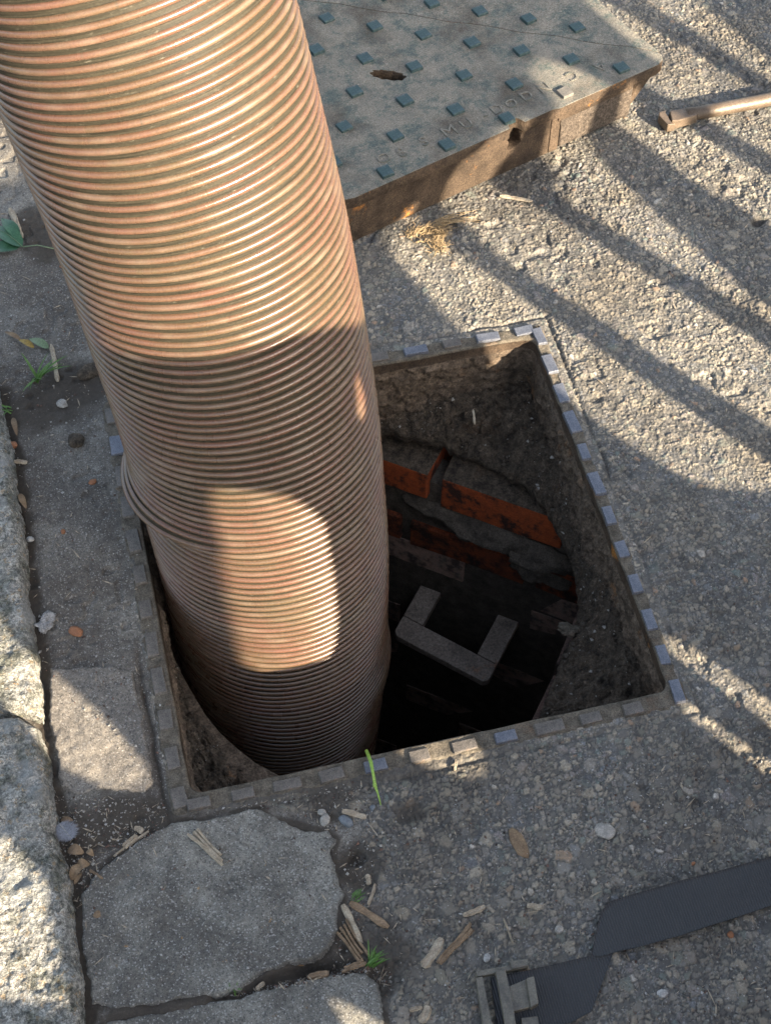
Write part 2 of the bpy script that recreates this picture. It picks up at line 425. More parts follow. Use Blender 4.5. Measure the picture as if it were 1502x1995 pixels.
def ground(x, y):
    """height and attributes of the ground at (x, y)"""
    x = np.asarray(x, float); y = np.asarray(y, float)
    wx = x + fbm(x, y, .010, 3, 3) * .0042; wy = y + fbm(x, y, .010, 3, 4) * .0042
    f1, f2, r = voro(wx, wy, .0080, 1)
    g1, g2, r2 = voro(wx, wy, .0048, 21)
    e = np.where(r > .45, (f2 - f1) * 1.0, (g2 - g1) * .8)
    rr = np.where(r > .45, (r * 7.31) % 1, (r2 * 3.7) % 1)
    b1, b2, r3 = voro(wx, wy, .0140, 25)
    bigs = (r3 > .93 - .10 * sstep(.3, -.2, y)) & (b2 - b1 > .05)
    e = np.where(bigs, (b2 - b1) * 1.5, e); rr = np.where(bigs, (r3 * 11.3) % 1, rr)
    gap = np.clip(e * 3.2, 0, 1) * (.35 + .65 * sstep(.15, .5, h2(np.floor(rr * 997), np.floor(rr * 131), 77)))
    sunk = np.clip(gap * 1.4, 0, 1)
    wear = sstep(-.25, .3, fbm(x, y, .16, 3, 11))
    h = .0025 * np.sqrt(gap) * (.55 + .6 * wear) + .0026 * (rr - .5) * sunk + .0028 * fbm(x, y, .11, 3, 5) + .0010 * fbm(x, y, .02, 3, 6) - .002
    pits = sstep(.62, .78, vn(x / .02, y / .02, 31)) * sstep(.3, .6, vn(x / .09, y / .09, 33))
    h = h - pits * .004
    pv = sstep(-.004, .008, in_pave(x, y))
    hp = .0045 * fbm(x, y, .07, 4, 41) + .0012 * fbm(x, y, .012, 3, 43) - .002 - .003 * sstep(.60, .75, vn(x / .012, y / .012, 44)) * sstep(.4, .7, vn(x / .05, y / .05, 45))
    soil = np.zeros_like(x)
    for poly, w, dep in ((SLAB_A, .008, -.0030), (SLAB_B, .008, -.0020)):
        d = pdist(x, y, poly); k = np.exp(-(np.minimum(d, 0) / w) ** 2)
        hp = hp - dep * k - .012 * sstep(.004, .012, d); soil = np.maximum(soil, sstep(.3, .95, k + fbm(x, y, .02, 3, 51) * .5) * .9)
    dk = ldist(x, y, KEDGE); k = np.exp(-(dk / .015) ** 2)
    hp = hp - .006 * k; soil = np.maximum(soil, sstep(.2, .9, k + fbm(x, y, .02, 3, 52) * .45))
    jt = [tuple(G(*p)[:2]) for p in ((425, 1945), (480, 1935), (540, 1908), (600, 1888), (650, 1880), (700, 1885), (740, 1900))]
    kj = np.exp(-((ldist(x, y, jt) + .004 * fbm(x, y, .02, 3, 55)) / .008) ** 2)
    hp = hp - .010 * kj; soil = np.maximum(soil, kj * .95)
    # the soil-filled corner between kerb, frame and slab, and the far left
    for (cx, cy), r0 in (((150, 1620), .055), ((230, 1600), .05), ((60, 800), .06), ((150, 760), .07), ((90, 470), .05), ((60, 440), .05), ((700, 1690), .04), ((735, 1850), .05), ((640, 1560), .035), ((520, 1905), .05), ((690, 1880), .05), ((300, 1590), .035)):
        c = G(cx, cy); d = np.hypot(x - c[0], y - c[1]) / r0
        soil = np.maximum(soil, sstep(.25, .8, np.exp(-d * d) + fbm(x, y, .03, 4, 53) * .35) * .9)
    h = h * (1 - pv) + hp * pv
    # next to the frame
    inr = np.maximum(np.maximum(FR0 - x, x - FR1), np.maximum(FR0 - y, y - FR1))
    left = sstep(.02, -.005, x)
    crack = np.exp(-((inr - (.012 + .006 * fbm(x, y, .06, 2, 61))) / .0035) ** 2)
    lo = left * sstep(.30, .16, y)
    h = h - crack * (.006 * (1 - left) * sstep(.1, .5, vn(x / .05, y / .05, 62)) + .006 * lo)
    soil = np.maximum(soil, crack * (.35 * (1 - left) * sstep(.2, .6, vn(x / .04, y / .04, 67)) + .85 * lo))
    soil = np.maximum(soil, sstep(.035, .0, inr) * sstep(.05, -.01, y) * sstep(.5, .25, x) * (.4 + .5 * vn(x / .02, y / .02, 64)))
    near = sstep(.018, .002, inr)
    h = h * (1 - near) + (-.0005 + .0008 * fbm(x, y, .01, 2, 63)) * near
    # hole chipped in the tarmac beside the near rim, small pits
    for (cx, cy), r0, dep in (((800, 1583), .016, .008), ((695, 1672), .009, .012), ((1475, 432), .012, .010), ((620, 1895), .03, .012), ((740, 1905), .02, .014)):
        c = G(cx, cy); d = np.hypot(x - c[0], y - c[1]) / r0 * (1 + .5 * fbm(x, y, .015, 2, 66)); k = np.exp(-d ** 4)
        h = h - dep * k; soil = np.maximum(soil, k * .9)
    # the lid bears on the ground
    return h, rr, gap, np.clip(soil, 0, 1), pv


def gz(x, y):
    return float(ground(np.array([x]), np.array([y]))[0][0])


# ------------------------------------------------------------------ ground sheets
def ground_sheets():
    st = .0017
    xs = np.arange(-.42, 1.58, st); ys = np.arange(-.60, 1.90, st)
    X, Y = np.meshgrid(xs, ys)
    fr = pdist(X, Y, FRUST)
    hole = (X > FR0 + .004) & (X < FR1 - .004) & (Y > FR0 + .004) & (Y < FR1 - .004)
    lx = (X - LID_A[0]) * LX[0] + (Y - LID_A[1]) * LX[1]; ly = (X - LID_A[0]) * LY[0] + (Y - LID_A[1]) * LY[1]
    under = (lx > .07) & (lx < .56) & (ly > .07) & (ly < .56)
    keep = (fr > 0) & ~hole & ~under
    kv = keep
    kf = kv[:-1, :-1] & kv[1:, :-1] & kv[:-1, 1:] & kv[1:, 1:]
    used = np.zeros(X.shape, bool)
    for a in (slice(None, -1), slice(1, None)):
        for b in (slice(None, -1), slice(1, None)): used[a, b] |= kf
    H = np.zeros(X.shape); at = {k: np.zeros(X.shape) for k in ('rnd', 'gap', 'soil', 'pv')}
    h, r, g, s_, pv = ground(X[used], Y[used])
    H[used] = h
    for k, v in zip(('rnd', 'gap', 'soil', 'pv'), (r, g, s_, pv)): at[k][used] = v
    pvf = at['pv'][:-1, :-1] > .5
    for name, mask, mat in (('tarmac_road', kf & ~pvf, 'tarmac'), ('pavement', kf & pvf, 'pave')):
        j, i = np.nonzero(mask)
        n = X.shape[1]
        q = np.stack([j * n + i, j * n + i + 1, (j + 1) * n + i + 1, (j + 1) * n + i], 1)
        u, inv = np.unique(q.ravel(), return_inverse=True)
        V = np.stack([X.ravel()[u], Y.ravel()[u], H.ravel()[u]], 1)
        F = inv.reshape(-1, 4)
        A = {k: at[k].ravel()[u] for k in ('rnd', 'gap', 'soil')}
        if name == 'tarmac_road':
            # coarser sheet beyond the close-up, out to the horizon
            lv = [-180, -60, -20, -8, -4, -2.4] + list(np.arange(-1.6, 3.01, .04)) + [4, 8, 20, 60, 180]
            cx = np.array(lv); CXg, CYg = np.meshgrid(cx, cx)
            ch, cr, cg, cs, _ = ground(CXg, CYg)
            cz = np.full(CXg.shape, -.004)
            mx = (CXg[:-1, :-1] + CXg[1:, 1:]) / 2; my = (CYg[:-1, :-1] + CYg[1:, 1:]) / 2
            ok = pdist(mx, my, FRUST) < .035
            nn = len(cx); j, i = np.nonzero(ok)
            q2 = np.stack([j * nn + i, j * nn + i + 1, (j + 1) * nn + i + 1, (j + 1) * nn + i], 1) + len(V)
            V = np.vstack([V, np.stack([CXg.ravel(), CYg.ravel(), cz.ravel()], 1)]); F = np.vstack([F, q2])
            A = {'rnd': np.r_[A['rnd'], np.full(cr.size, .3)], 'gap': np.r_[A['gap'], np.full(cr.size, .62)], 'soil': np.r_[A['soil'], np.zeros(cr.size)]}
        tag(np_mesh(name, V, F, M[mat], attrs=A), kind='structure')


ground_sheets()


def stone(name, poly, ztop, rnd, parent, mat, rough, seed, step=.002, base=-.020, tilt=(0, 0)):
    P = np.array(poly); x0, y0 = P.min(0) - .005; x1, y1 = P.max(0) + .005
    x0 = max(x0, -.62); y0 = max(y0, -.75); y1 = min(y1, 2.3)
    X, Y = np.meshgrid(np.arange(x0, x1, step), np.arange(y0, y1, step))
    d = pdist(X, Y, poly) + .005 * fbm(X, Y, .03, 4, seed) + .0028 * fbm(X, Y, .009, 4, seed + 1)
    t = np.clip(d / rnd, 0, 1)
    prof = np.sqrt(np.clip(1 - (1 - t) ** 2, 0, 1))
    h = base + (ztop - base) * prof
    h = h + prof * (rough * fbm(X, Y, .05, 4, seed + 2) + rough * .55 * fbm(X, Y, .012, 4, seed + 3) - .0018 * sstep(.012, .0, np.abs(fbm(X, Y, .22, 6, seed + 6))) * (vn(X / .05, Y / .05, seed + 7) > .55)) + tilt[0] * (X - P[:, 0].mean()) + tilt[1] * (Y - P[:, 1].mean())
    k = d > -.001
    kf = k[:-1, :-1] & k[1:, :-1] & k[:-1, 1:] & k[1:, 1:]
    j, i = np.nonzero(kf); n = X.shape[1]
    q = np.stack([j * n + i, j * n + i + 1, (j + 1) * n + i + 1, (j + 1) * n + i], 1)
    u, inv = np.unique(q.ravel(), return_inverse=True)
    return np_mesh(name, np.stack([X.ravel()[u], Y.ravel()[u], h.ravel()[u]], 1), inv.reshape(-1, 4), mat, parent)


kerb = tag(empty('kerb'), kind='structure')
stone('kerb_stone', KERB_A, .024, .016, kerb, M['granite'], .007, 101)
stone('kerb_stone', KERB_B, .026, .020, kerb, M['granite'], .008, 121)
paving = tag(empty('paving'), kind='structure')
stone('paving_slab', SLAB_A, .0040, .0055, paving, M['slab'], .0040, 141, .0017, -.02, (.009, .0))
stone('paving_slab', SLAB_B, .0035, .006, paving, M['slab'], .0035, 161, .0017)
stone('cement_patch', PATCH, .0030, .004, paving, M['patch'], .003, 181, .0017, -.006, (.012, .022))

# ------------------------------------------------------------------ manhole frame
frame = tag(empty('manhole_surround', (0, 0, 0)), 'square cast iron manhole surround with worn notched rim, set flush in the tarmac', 'manhole surround')
SIDES = (('near', (0, 0), (1, 0), .68), ('right', (.68, 0), (0, 1), .68), ('far', (.68, .68), (-1, 0), .68), ('left', (0, .68), (0, -1), .68))


def frame_parts():
    # rim: a noisy ring, its inner edge dropping into the wall
    n = 260
    ring = []
    outer = [(-.006, -.001), (.68, 0), (.68, .68), (-.006, .68)]; inner = [(IX0, IY0), (IX1, IY0), (IX1, IY1), (IX0, IY1)]

    def walk(c, r):
        pts = []
        for k in range(4):
            a = np.array(c[k]); b = np.array(c[(k + 1) % 4]); d = (b - a) / np.linalg.norm(b - a)
            for t in np.linspace(0, 1, n, endpoint=False):
                pts.append(a + (b - a) * t)
        pts = np.array(pts)
        cen = np.array(c).mean(0); hw = (np.array(c).max(0) - np.array(c).min(0)) / 2
        q = pts - cen                                   # round the corners
        aq = np.abs(q) - (hw - r); m_ = (aq > 0).all(1)
        l = np.linalg.norm(aq[m_], axis=1) + 1e-9
        q[m_] = np.sign(q[m_]) * ((hw - r) + aq[m_] / l[:, None] * np.minimum(l, r)[:, None])
        return q + cen
    O = walk(outer, .012); I = walk(inner, .018)
    rows = []
    for f, z in ((0, -.006), (0.0, -.0012), (.15, .0002), (.3, .0), (.5, .0004), (.7, .0002), (.88, .0016), (.97, .0010), (1.0, -.003)):
        p = O * (1 - f) + I * f
        zz = z + .0026 * fbm(p[:, 0], p[:, 1], .015, 4, 201) * (f < .95)
        jx = .0012 * fbm(p[:, 0], p[:, 1], .03, 2, 203)
        rows.append(np.c_[p + jx[:, None], zz])
    N = len(O)
    idx = np.arange(N)

    def strips(rows):
        V = np.vstack(rows); F = []
        for k in range(len(rows) - 1):
            a = k * N + idx; b = k * N + (idx + 1) % N
            F.append(np.stack([a, b, b + N, a + N], 1))
        return V, np.vstack(F)
    V, F = strips(rows)
    np_mesh('rim', V, F, M['fill'], frame)
    cen = np.array([.34, .34])
    rows = []
    for z in np.linspace(-.002, -.13, 70):
        q = I - cen
        nrm = q / np.linalg.norm(q, axis=1)[:, None]
        bulge = sstep(-.012, -.03, z) * (.004 + .008 * fbm(I[:, 0] * 1 + I[:, 1], np.full(N, z), .03, 4, 211) + .006 * fbm(I[:, 0] + I[:, 1], np.full(N, z), .007, 4, 212))
        p = I - nrm * bulge[:, None]
        rows.append(np.c_[p, np.full(N, z)])
    V, F = strips(rows)
    midx = np.where(np.arange(len(F)) // N < 9, 0, 1)
    np_mesh('inner_wall', V, F, None, frame, mats=[M['rust'], M['wallmuck']], midx=midx)
    # raised worn blocks round the rim
    protos = []; brown = set()
    for k in range(5):
        bm = bmesh.new(); L = .0178 + .001 * k * .5
        poly = [(-L + rng.uniform(-.001, .001), -.0095), (L, -.0095 + rng.uniform(0, .001)), (L - rng.uniform(0, .002), .0085), (-L, .0085 + rng.uniform(-.001, .001))]
        prism(bm, poly, -.003, .0042, .10)
        protos.append(bm_obj('rim_block', bm, M['lug'], frame, False, .0011, 2))
    first = list(protos); cnt = 0
    for name, (ox, oy), (dx, dy), L in SIDES:
        nx, ny = -dy, dx
        t = .030 if name != 'right' else .022
        while t < L - .02:
            w = .0108 if name != 'left' else .0078
            x = ox + dx * t + nx * w; y = oy + dy * t + ny * w
            o = first.pop() if first else protos[cnt % 5].copy()
            if o.name not in COL.objects: COL.objects.link(o)
            o.parent = frame
            o.location = (x, y, rng.uniform(-.0006, .0008)); o.rotation_euler = (rng.uniform(-.03, .03), rng.uniform(-.02, .02), math.atan2(dy, dx) + rng.uniform(-.05, .05))
            isb = name in ('near', 'left') and rng.random() < .82 or name == 'far' and rng.random() < .4
            o.material_slots[0].link = 'OBJECT'; o.material_slots[0].material = M['lugbrown' if isb else 'lug']
            o.scale = (rng.uniform(.78, 1.12), rng.uniform(.86, 1.05) * (1.12 if name == 'left' else 1), rng.uniform(.8, 1.15))
            cnt += 1
            t += .0575 + rng.uniform(-.002, .002)
    # flat corner flange with its concave arc, near left
    arc = [(.0185, .39), (.022, .34), (.032, .285), (.046, .235), (.058, .197), (.074, .163), (.09, .135), (.113, .108), (.14, .08), (.175, .058), (.21, .045), (.25, .03)]
    bm = bmesh.new(); prism(bm, [(.012, .39)] + arc + [(.25, .016), (.012, .016)], -.138, -.124)
    bm_obj('corner_flange', bm, M['wallmuck'], frame, False, .002, 1)
    return O, I


RO, RI = frame_parts()

# ------------------------------------------------------------------ mucky mortar bed under the frame
OPEN = [(.02, .43), (.0185, .39), (.033, .285), (.058, .197), (.09, .135), (.14, .085), (.2, .06), (.3, .05), (.4, .05), (.46, .058), (.50, .082), (.532, .122), (.565, .165), (.598, .208), (.630, .262),
        (.648, .332), (.643, .40), (.626, .475), (.592, .532), (.556, .570), (.508, .608), (.465, .628), (.417, .648), (.36, .664), (.30, .655), (.2, .64), (.1, .6), (.04, .53)]
OPZ = [-.14] * 8 + [-.15, -.155, -.16, -.165, -.17, -.175, -.175, -.175, -.172, -.17, -.168, -.165, -.16, -.155, -.15, -.14, -.14, -.14, -.14, -.14]


def mortar_bed():
    c = np.array([.34, .34]); NA = 900
    ang = np.linspace(-math.pi, math.pi, NA, endpoint=False)
    op = np.array(OPEN); oa = np.arctan2(op[:, 1] - c[1], op[:, 0] - c[0]); orr = np.hypot(op[:, 0] - c[0], op[:, 1] - c[1])
    k = np.argsort(oa); oz = np.array(OPZ)[k]
    ri = np.interp(ang, oa[k], orr[k], period=math.tau); zi = np.interp(ang, oa[k], oz, period=math.tau)
    hw = .328
    ro = hw / np.maximum(np.abs(np.cos(ang)), np.abs(np.sin(ang)))
    ro = np.maximum(ro, ri + .01)
    ri = ri + .006 * fbm(ang * .12, ang * 0 + 3, .03, 3, 221)
    rows = []; ds = list(np.linspace(0, 1, 90))
    for f in ds:
        r = ro * (1 - f) + ri * f
        z0 = -.093
        prof = f ** 1.5
        z = z0 + (zi - z0) * prof
        x = c[0] + r * np.cos(ang); y = c[1] + r * np.sin(ang)
        cl = voro(x + .01 * fbm(x, y, .02, 3, 226), y + .01 * fbm(x, y, .02, 3, 227), .011, 228)
        ck = np.abs(fbm(x, y, .06, 4, 229))
        z = z + .016 * fbm(x, y, .05, 5, 223) + .012 * fbm(x, y, .010, 4, 224) + .005 * np.sqrt(np.clip(cl[1] - cl[0], 0, 1)) * (cl[2] > .5) - .012 * sstep(.045, .0, ck) * sstep(.2, .6, f)
        rows.append(np.c_[x, y, z])
    last = rows[-1]
    for q, (dr, dz) in enumerate(((-.002, -.006), (.001, -.016), (.006, -.028), (.02, -.040), (.05, -.046))):
        x = c[0] + (ri + dr) * np.cos(ang); y = c[1] + (ri + dr) * np.sin(ang)
        j = .004 * fbm(ang * .5, ang * 0 + q * .02, .03, 3, 225)
        rows.append(np.c_[x + j * np.cos(ang), y + j * np.sin(ang), last[:, 2] + dz])
    V = np.vstack(rows); idx = np.arange(NA); F = []
    for q in range(len(rows) - 1):
        a = q * NA + idx; b = q * NA + (idx + 1) % NA
        F.append(np.stack([a, b, b + NA, a + NA], 1))
    return np_mesh('mortar_bed', V, np.vstack(F), M['muck'])


shaft = tag(empty('brick_shaft', (.19, .318, -1.6)), 'dark brick manhole shaft below the frame, orange brick edges showing beside the hose', 'manhole shaft')
mb = mortar_bed(); mb.parent = shaft; mb.matrix_parent_inverse = Matrix.Translation((-.19, -.318, 1.6))
C0 = np.array([.717, .388]); D1 = np.array([-.794, .607]); D2 = np.array([-.607, -.795])
C1 = C0 + D1 * .78; C2 = C0 + D2 * .80; C3 = C1 + D2 * .80


def shaft_walls():
    inv = Matrix.Translation((-.19, -.318, 1.6))

    def wall(a, b, inward, courses, z0, bright):
        a = np.array(a); b = np.array(b); L = np.linalg.norm(b - a); d = (b - a) / L; n = np.array(inward)
        bm = bmesh.new(); p = a - n * .012; q = b - n * .012; t = n * -.05
        prism(bm, [tuple(p), tuple(q), tuple(q + t), tuple(p + t)], -1.62, z0 - .03)
        w = bm_obj('mortar_backing', bm, M['mortar'], shaft); w.matrix_parent_inverse = inv
        z = z0
        for c in range(courses):
            off = 0 if c % 2 else -.11
            if bright and c == 0: off = -.164
            x = off
            while x < L - .02:
                l = .215
                x0, x1 = max(x, 0), min(x + l, L)
                if x1 - x0 > .03:
                    out = rng.uniform(-.004, .004)
                    if bright: out += {0: 0, 1: -.020, 2: -.004, 3: -.012}.get(c, -.014)
                    m_ = ('brick' if c == 0 else 'brickdirty') if bright and c in (0, 2) else 'brickdark'
                    bm = bmesh.new(); hx = (x1 - x0) / 2
                    poly = [(-hx, -.10), (hx, -.10), (hx + rng.uniform(-.004, 0), 0 + rng.uniform(-.002, .002)), (0, rng.uniform(-.002, .002)), (-hx + rng.uniform(0, .004), rng.uniform(-.002, .002))]
                    hz = .039 if bright and c == 0 and x < .2 else .0325
                    prism(bm, poly, -hz, hz)
                    o = bm_obj('brick', bm, M[m_], shaft, False, .003, 2)
                    if bright and c == 0: o.data.materials.append(M['muck']); \
                        [setattr(f, 'material_index', 1) for f in o.data.polygons if f.normal.z > .5]
                    o.matrix_parent_inverse = inv
                    mid = a + d * ((x0 + x1) / 2) + n * (out)
                    o.location = (mid[0], mid[1], z - hz + rng.uniform(-.002, .002))
                    o.rotation_euler = (rng.uniform(-.03, .03), rng.uniform(-.012, .012), math.atan2(n[1], n[0]) - math.pi / 2 + rng.uniform(-.012, .012))
                x += l + (.014 if not (bright and c == 0) else .017)
            z -= .075 if not bright or c > 0 else .078
    wall(C0, C1, D2, 17, -.196, True)
    M['brickdark2'] = M['brickdark']; M['brickdark'] = M['brickdarker']
    wall(C2, C0, D1, 17, -.222, False)
    wall(C1, C3, -D1, 17, -.2, False)
    wall(C3, C2, -D2, 17, -.2, False)
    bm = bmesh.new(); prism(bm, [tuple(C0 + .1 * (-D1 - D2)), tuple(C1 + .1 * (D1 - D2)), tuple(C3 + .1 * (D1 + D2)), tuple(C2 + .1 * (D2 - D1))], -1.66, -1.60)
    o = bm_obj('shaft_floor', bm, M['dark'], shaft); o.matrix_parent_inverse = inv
    # lumps of squeezed mortar between the courses
    for cx, cy, cz, sx, sy, sz in ((.575, .505, -.300, .085, .026, .024), (.640, .450, -.305, .06, .028, .024), (.50, .57, -.292, .06, .018, .016), (.64, .455, -.36, .05, .022, .014)):
        bm = bmesh.new(); bmesh.ops.create_icosphere(bm, subdivisions=4, radius=1)
        co = np.array([v.co[:] for v in bm.verts])
        nz = fbm(co[:, 0] * 2 + cz * 40, co[:, 1] * 2 + co[:, 2] * 2, 1.0, 5, 231)
        for v, k in zip(bm.verts, nz):
            v.co *= (1 + .8 * k); v.co = Vector((v.co.x * sx, v.co.y * sy, v.co.z * sz))
        o = bm_obj('mortar_lump', bm, M['mortar'], shaft, True); o.matrix_parent_inverse = inv
        o.location = (cx, cy, cz); o.rotation_euler = (0, 0, math.atan2(D1[1], D1[0]))


shaft_walls()

# step iron let into the shaft wall: built from its own outline at its depth
STZ = -.56
st = tag(empty('step_iron', tuple(G(860, 1240, STZ))), 'flat rectangular step iron projecting from the shaft wall down in the dark', 'manhole step')


def step_iron():
    z = STZ; inv = Matrix.Translation(tuple(-np.array(G(860, 1240, STZ))))
    a, b, c_, d = [np.array(G(*p, z)[:2]) for p in ((822, 1138), (765, 1238), (948, 1335), (1000, 1218))]
    u = (c_ - b) / np.linalg.norm(c_ - b); w = (a - b) / np.linalg.norm(a - b); L = np.linalg.norm(c_ - b); A = .185; t = .042
    P_ = lambda x, y: tuple(b + u * x + w * y)
    r = .008
    for nm, poly in (('arm', [P_(0, t + .001), P_(t - .002, t + .001), P_(t - .002, A), P_(0, A)]), ('arm', [P_(L - t + .002, t + .001), P_(L, t + .001), P_(L, A), P_(L - t + .002, A)]),
                     ('tread', [P_(r, 0), P_(L - r, 0), P_(L, r), P_(L, t), P_(0, t), P_(0, r)])):
        bm = bmesh.new(); prism(bm, poly, z - .012, z + .006)
        o = bm_obj(nm, bm, M['stepiron'], st, False, .0025, 2); o.matrix_parent_inverse = inv


M['stepiron'] = m_simple('wet_iron', (.18, .15, .125), (.36, .30, .25), 30, .6, .004, 90, 0, [((.40, .15, .05), 14, .60, .70, .8)], grain=.8, gs=220)
step_iron()

# ------------------------------------------------------------------ the suction hose
HC = [np.array(p) for p in ((.094, .568, .965), (.206, .403, .432), (.215, .355, -.13), (.181, .412, -.723))]
t_ = np.linspace(0, 1, 300)[:, None]
AX = (1 - t_) ** 3 * HC[0] + 3 * t_ * (1 - t_) ** 2 * HC[1] + 3 * t_ * t_ * (1 - t_) * HC[2] + t_ ** 3 * HC[3]
d0 = (AX[0] - AX[1]) / np.linalg.norm(AX[0] - AX[1])
up = [AX[0]]; d = d0.copy()
for k in range(70):
    d = d + np.array([-.006, .010, -.003]) * (k > 12); d /= np.linalg.norm(d); up.append(up[-1] + d * .018)
d1 = (AX[-1] - AX[-2]); d1 /= np.linalg.norm(d1)
dn = [AX[-1] + d1 * .02 * k for k in range(1, 42)]
AX = np.vstack([np.array(up[:0:-1]), AX, np.array(dn)])
sl_ = np.r_[0, np.cumsum(np.linalg.norm(np.diff(AX, axis=0), axis=1))]
TOT = sl_[-1]
HR = .1615; PITCH = .0127


def hose_frame(s):
    P_ = np.stack([np.interp(s, sl_, AX[:, k]) for k in range(3)], -1)
    e = .02
    T = np.stack([np.interp(s + e, sl_, AX[:, k]) - np.interp(s - e, sl_, AX[:, k]) for k in range(3)], -1)
    T /= np.linalg.norm(T, axis=-1)[..., None]
    ref = np.array([0.0, 1.0, 0.0])
    B = np.cross(T, ref); B /= np.linalg.norm(B, axis=-1)[..., None]
    Nn = np.cross(B, T)
    return P_, T, B, Nn


zs = AX[:, 2]
S_BULGE = float(np.interp(-.165, -zs, sl_))       # where the hose bears on the left rim
S_LOW = float(np.interp(.33, -zs, sl_))


def hose_rad(s, th):
    """radius offsets: slight ovality, the coils pushed out where the hose rests on the rim, and crowded low on the right"""
    left = np.clip(np.cos(th - HOSE_LEFT), 0, 1) ** 2
    q = s - S_BULGE
    r = left * np.where(q < 0, .016 * np.exp(-(q / .026) ** 2), .016 * np.exp(-(q / .0095) ** 2) - .005 * np.exp(-((q - .03) / .03) ** 2))
    right = np.clip(np.cos(th - HOSE_LEFT - math.pi), 0, 1) ** 2
    q2 = s - S_LOW
    r = r + .007 * right * np.exp(-(q2 / .05) ** 2)
    return r + .0010 * np.sin(th * 2 + s * 4) + .0006 * np.sin(th * 5 + s * 23)


P0, T0, B0, N0 = hose_frame(np.array([S_BULGE]))
HOSE_LEFT = math.atan2(float(-N0[0][0]), float(-B0[0][0]))


def make_hose():
    root = tag(empty('suction_hose', (.2, .39, -1.5)), 'fat ribbed copper and olive suction hose leaning out of the open manhole', 'hose')
    inv = Matrix.Translation((-.2, -.39, 1.5))
    NT_ = 144
    # wall
    ns = int(TOT / PITCH * 4)
    s = np.linspace(.03, TOT - .03, ns); th = np.linspace(0, math.tau, NT_, endpoint=False)
    Sg, Tg = np.meshgrid(s, th, indexing='ij')
    P_, T, B, Nn = hose_frame(Sg)
    ph = (Sg / PITCH - Tg / math.tau) % 1.0
    r = HR + hose_rad(Sg, Tg) + .0009 * np.cos(ph * math.tau * 2)
    V = P_ + (B * np.cos(Tg)[..., None] + Nn * np.sin(Tg)[..., None]) * r[..., None]
    i, j = np.meshgrid(np.arange(ns - 1), np.arange(NT_), indexing='ij')
    F = np.stack([i * NT_ + j, i * NT_ + (j + 1) % NT_, (i + 1) * NT_ + (j + 1) % NT_, (i + 1) * NT_ + j], -1).reshape(-1, 4)
    o = np_mesh('hose_wall', V.reshape(-1, 3), F, M['hose'], root, attrs={'hu': np.abs(Tg - math.pi) * HR, 'hv': Sg}); o.matrix_parent_inverse = inv
    # spiral rib standing proud of the wall
    turns = int((TOT - .08) / PITCH); n = turns * NT_
    a = np.arange(n) / NT_; s = .04 + a * PITCH; th = (a * math.tau) % math.tau
    s = s + .0007 * np.sin(a * .37) + .0030 * np.clip(np.cos(th - HOSE_LEFT), 0, 1) * np.sin((s - S_BULGE) * 55) * np.exp(-((s - S_BULGE) / .05) ** 2) + .0006 * np.sin(s * 31 + th * 2)
    P_, T, B, Nn = hose_frame(s)
    rad = B * np.cos(th)[:, None] + Nn * np.sin(th)[:, None]
    r0 = HR + hose_rad(s, th)
    prof = []
    for q in range(7):
        g = math.pi * q / 6
        w = .0037 * math.cos(g); hh = -.0012 + .0047 * math.sin(g) ** .7
        prof.append(P_ + rad * (r0 + hh)[:, None] + T * w)
    V = np.stack(prof, 1).reshape(-1, 3)
    i, j = np.meshgrid(np.arange(n - 1), np.arange(6), indexing='ij')
    F = np.stack([i * 7 + j, i * 7 + j + 1, (i + 1) * 7 + j + 1, (i + 1) * 7 + j], -1).reshape(-1, 4)
    o = np_mesh('spiral_rib', V, F, M['rib'], root, attrs={'hu': np.repeat(np.abs(th - math.pi) * HR, 7), 'hv': np.repeat(s, 7)}); o.matrix_parent_inverse = inv


make_hose()

# ------------------------------------------------------------------ the lifted cover
LZ = .1; LS = .63
lid = tag(empty('manhole_cover', (LID_A[0], LID_A[1], 0), LTH), 'heavy green-grey studded iron manhole cover lifted off and lying on the tarmac', 'manhole cover')


def lloc(px, py, z=LZ):
    p = G(px, py, z)[:2] - LID_A
    return float(p @ LX), float(p @ LY)


def curve_solid(name, outline, holes, z0, z1, mat, parent, bev=.0, side=None):
    cu = bpy.data.curves.new(name, 'CURVE'); cu.dimensions = '2D'; cu.fill_mode = 'BOTH'
    for pl in [outline] + holes:
        sp = cu.splines.new('POLY'); sp.points.add(len(pl) - 1); sp.use_cyclic_u = True
        for p, q in zip(sp.points, pl): p.co = (q[0], q[1], 0, 1)
    cu.extrude = (z1 - z0) / 2 - bev; cu.bevel_depth = bev; cu.bevel_resolution = 1
    tmp = bpy.data.objects.new('tmp', cu); COL.objects.link(tmp)
    dg = bpy.context.evaluated_depsgraph_get(); dg.update()
    me = bpy.data.meshes.new_from_object(tmp.evaluated_get(dg)); me.name = name
    COL.objects.unlink(tmp); bpy.data.objects.remove(tmp)
    for v in me.vertices: v.co.z += (z0 + z1) / 2
    me.materials.clear(); me.materials.append(mat)
    if side:
        me.materials.append(side); me.update()
        for f in me.polygons: f.material_index = 0 if f.normal.z > .8 else 1
    o = bpy.data.objects.new(name, me); COL.objects.link(o)
    if parent: o.parent = parent
    return o


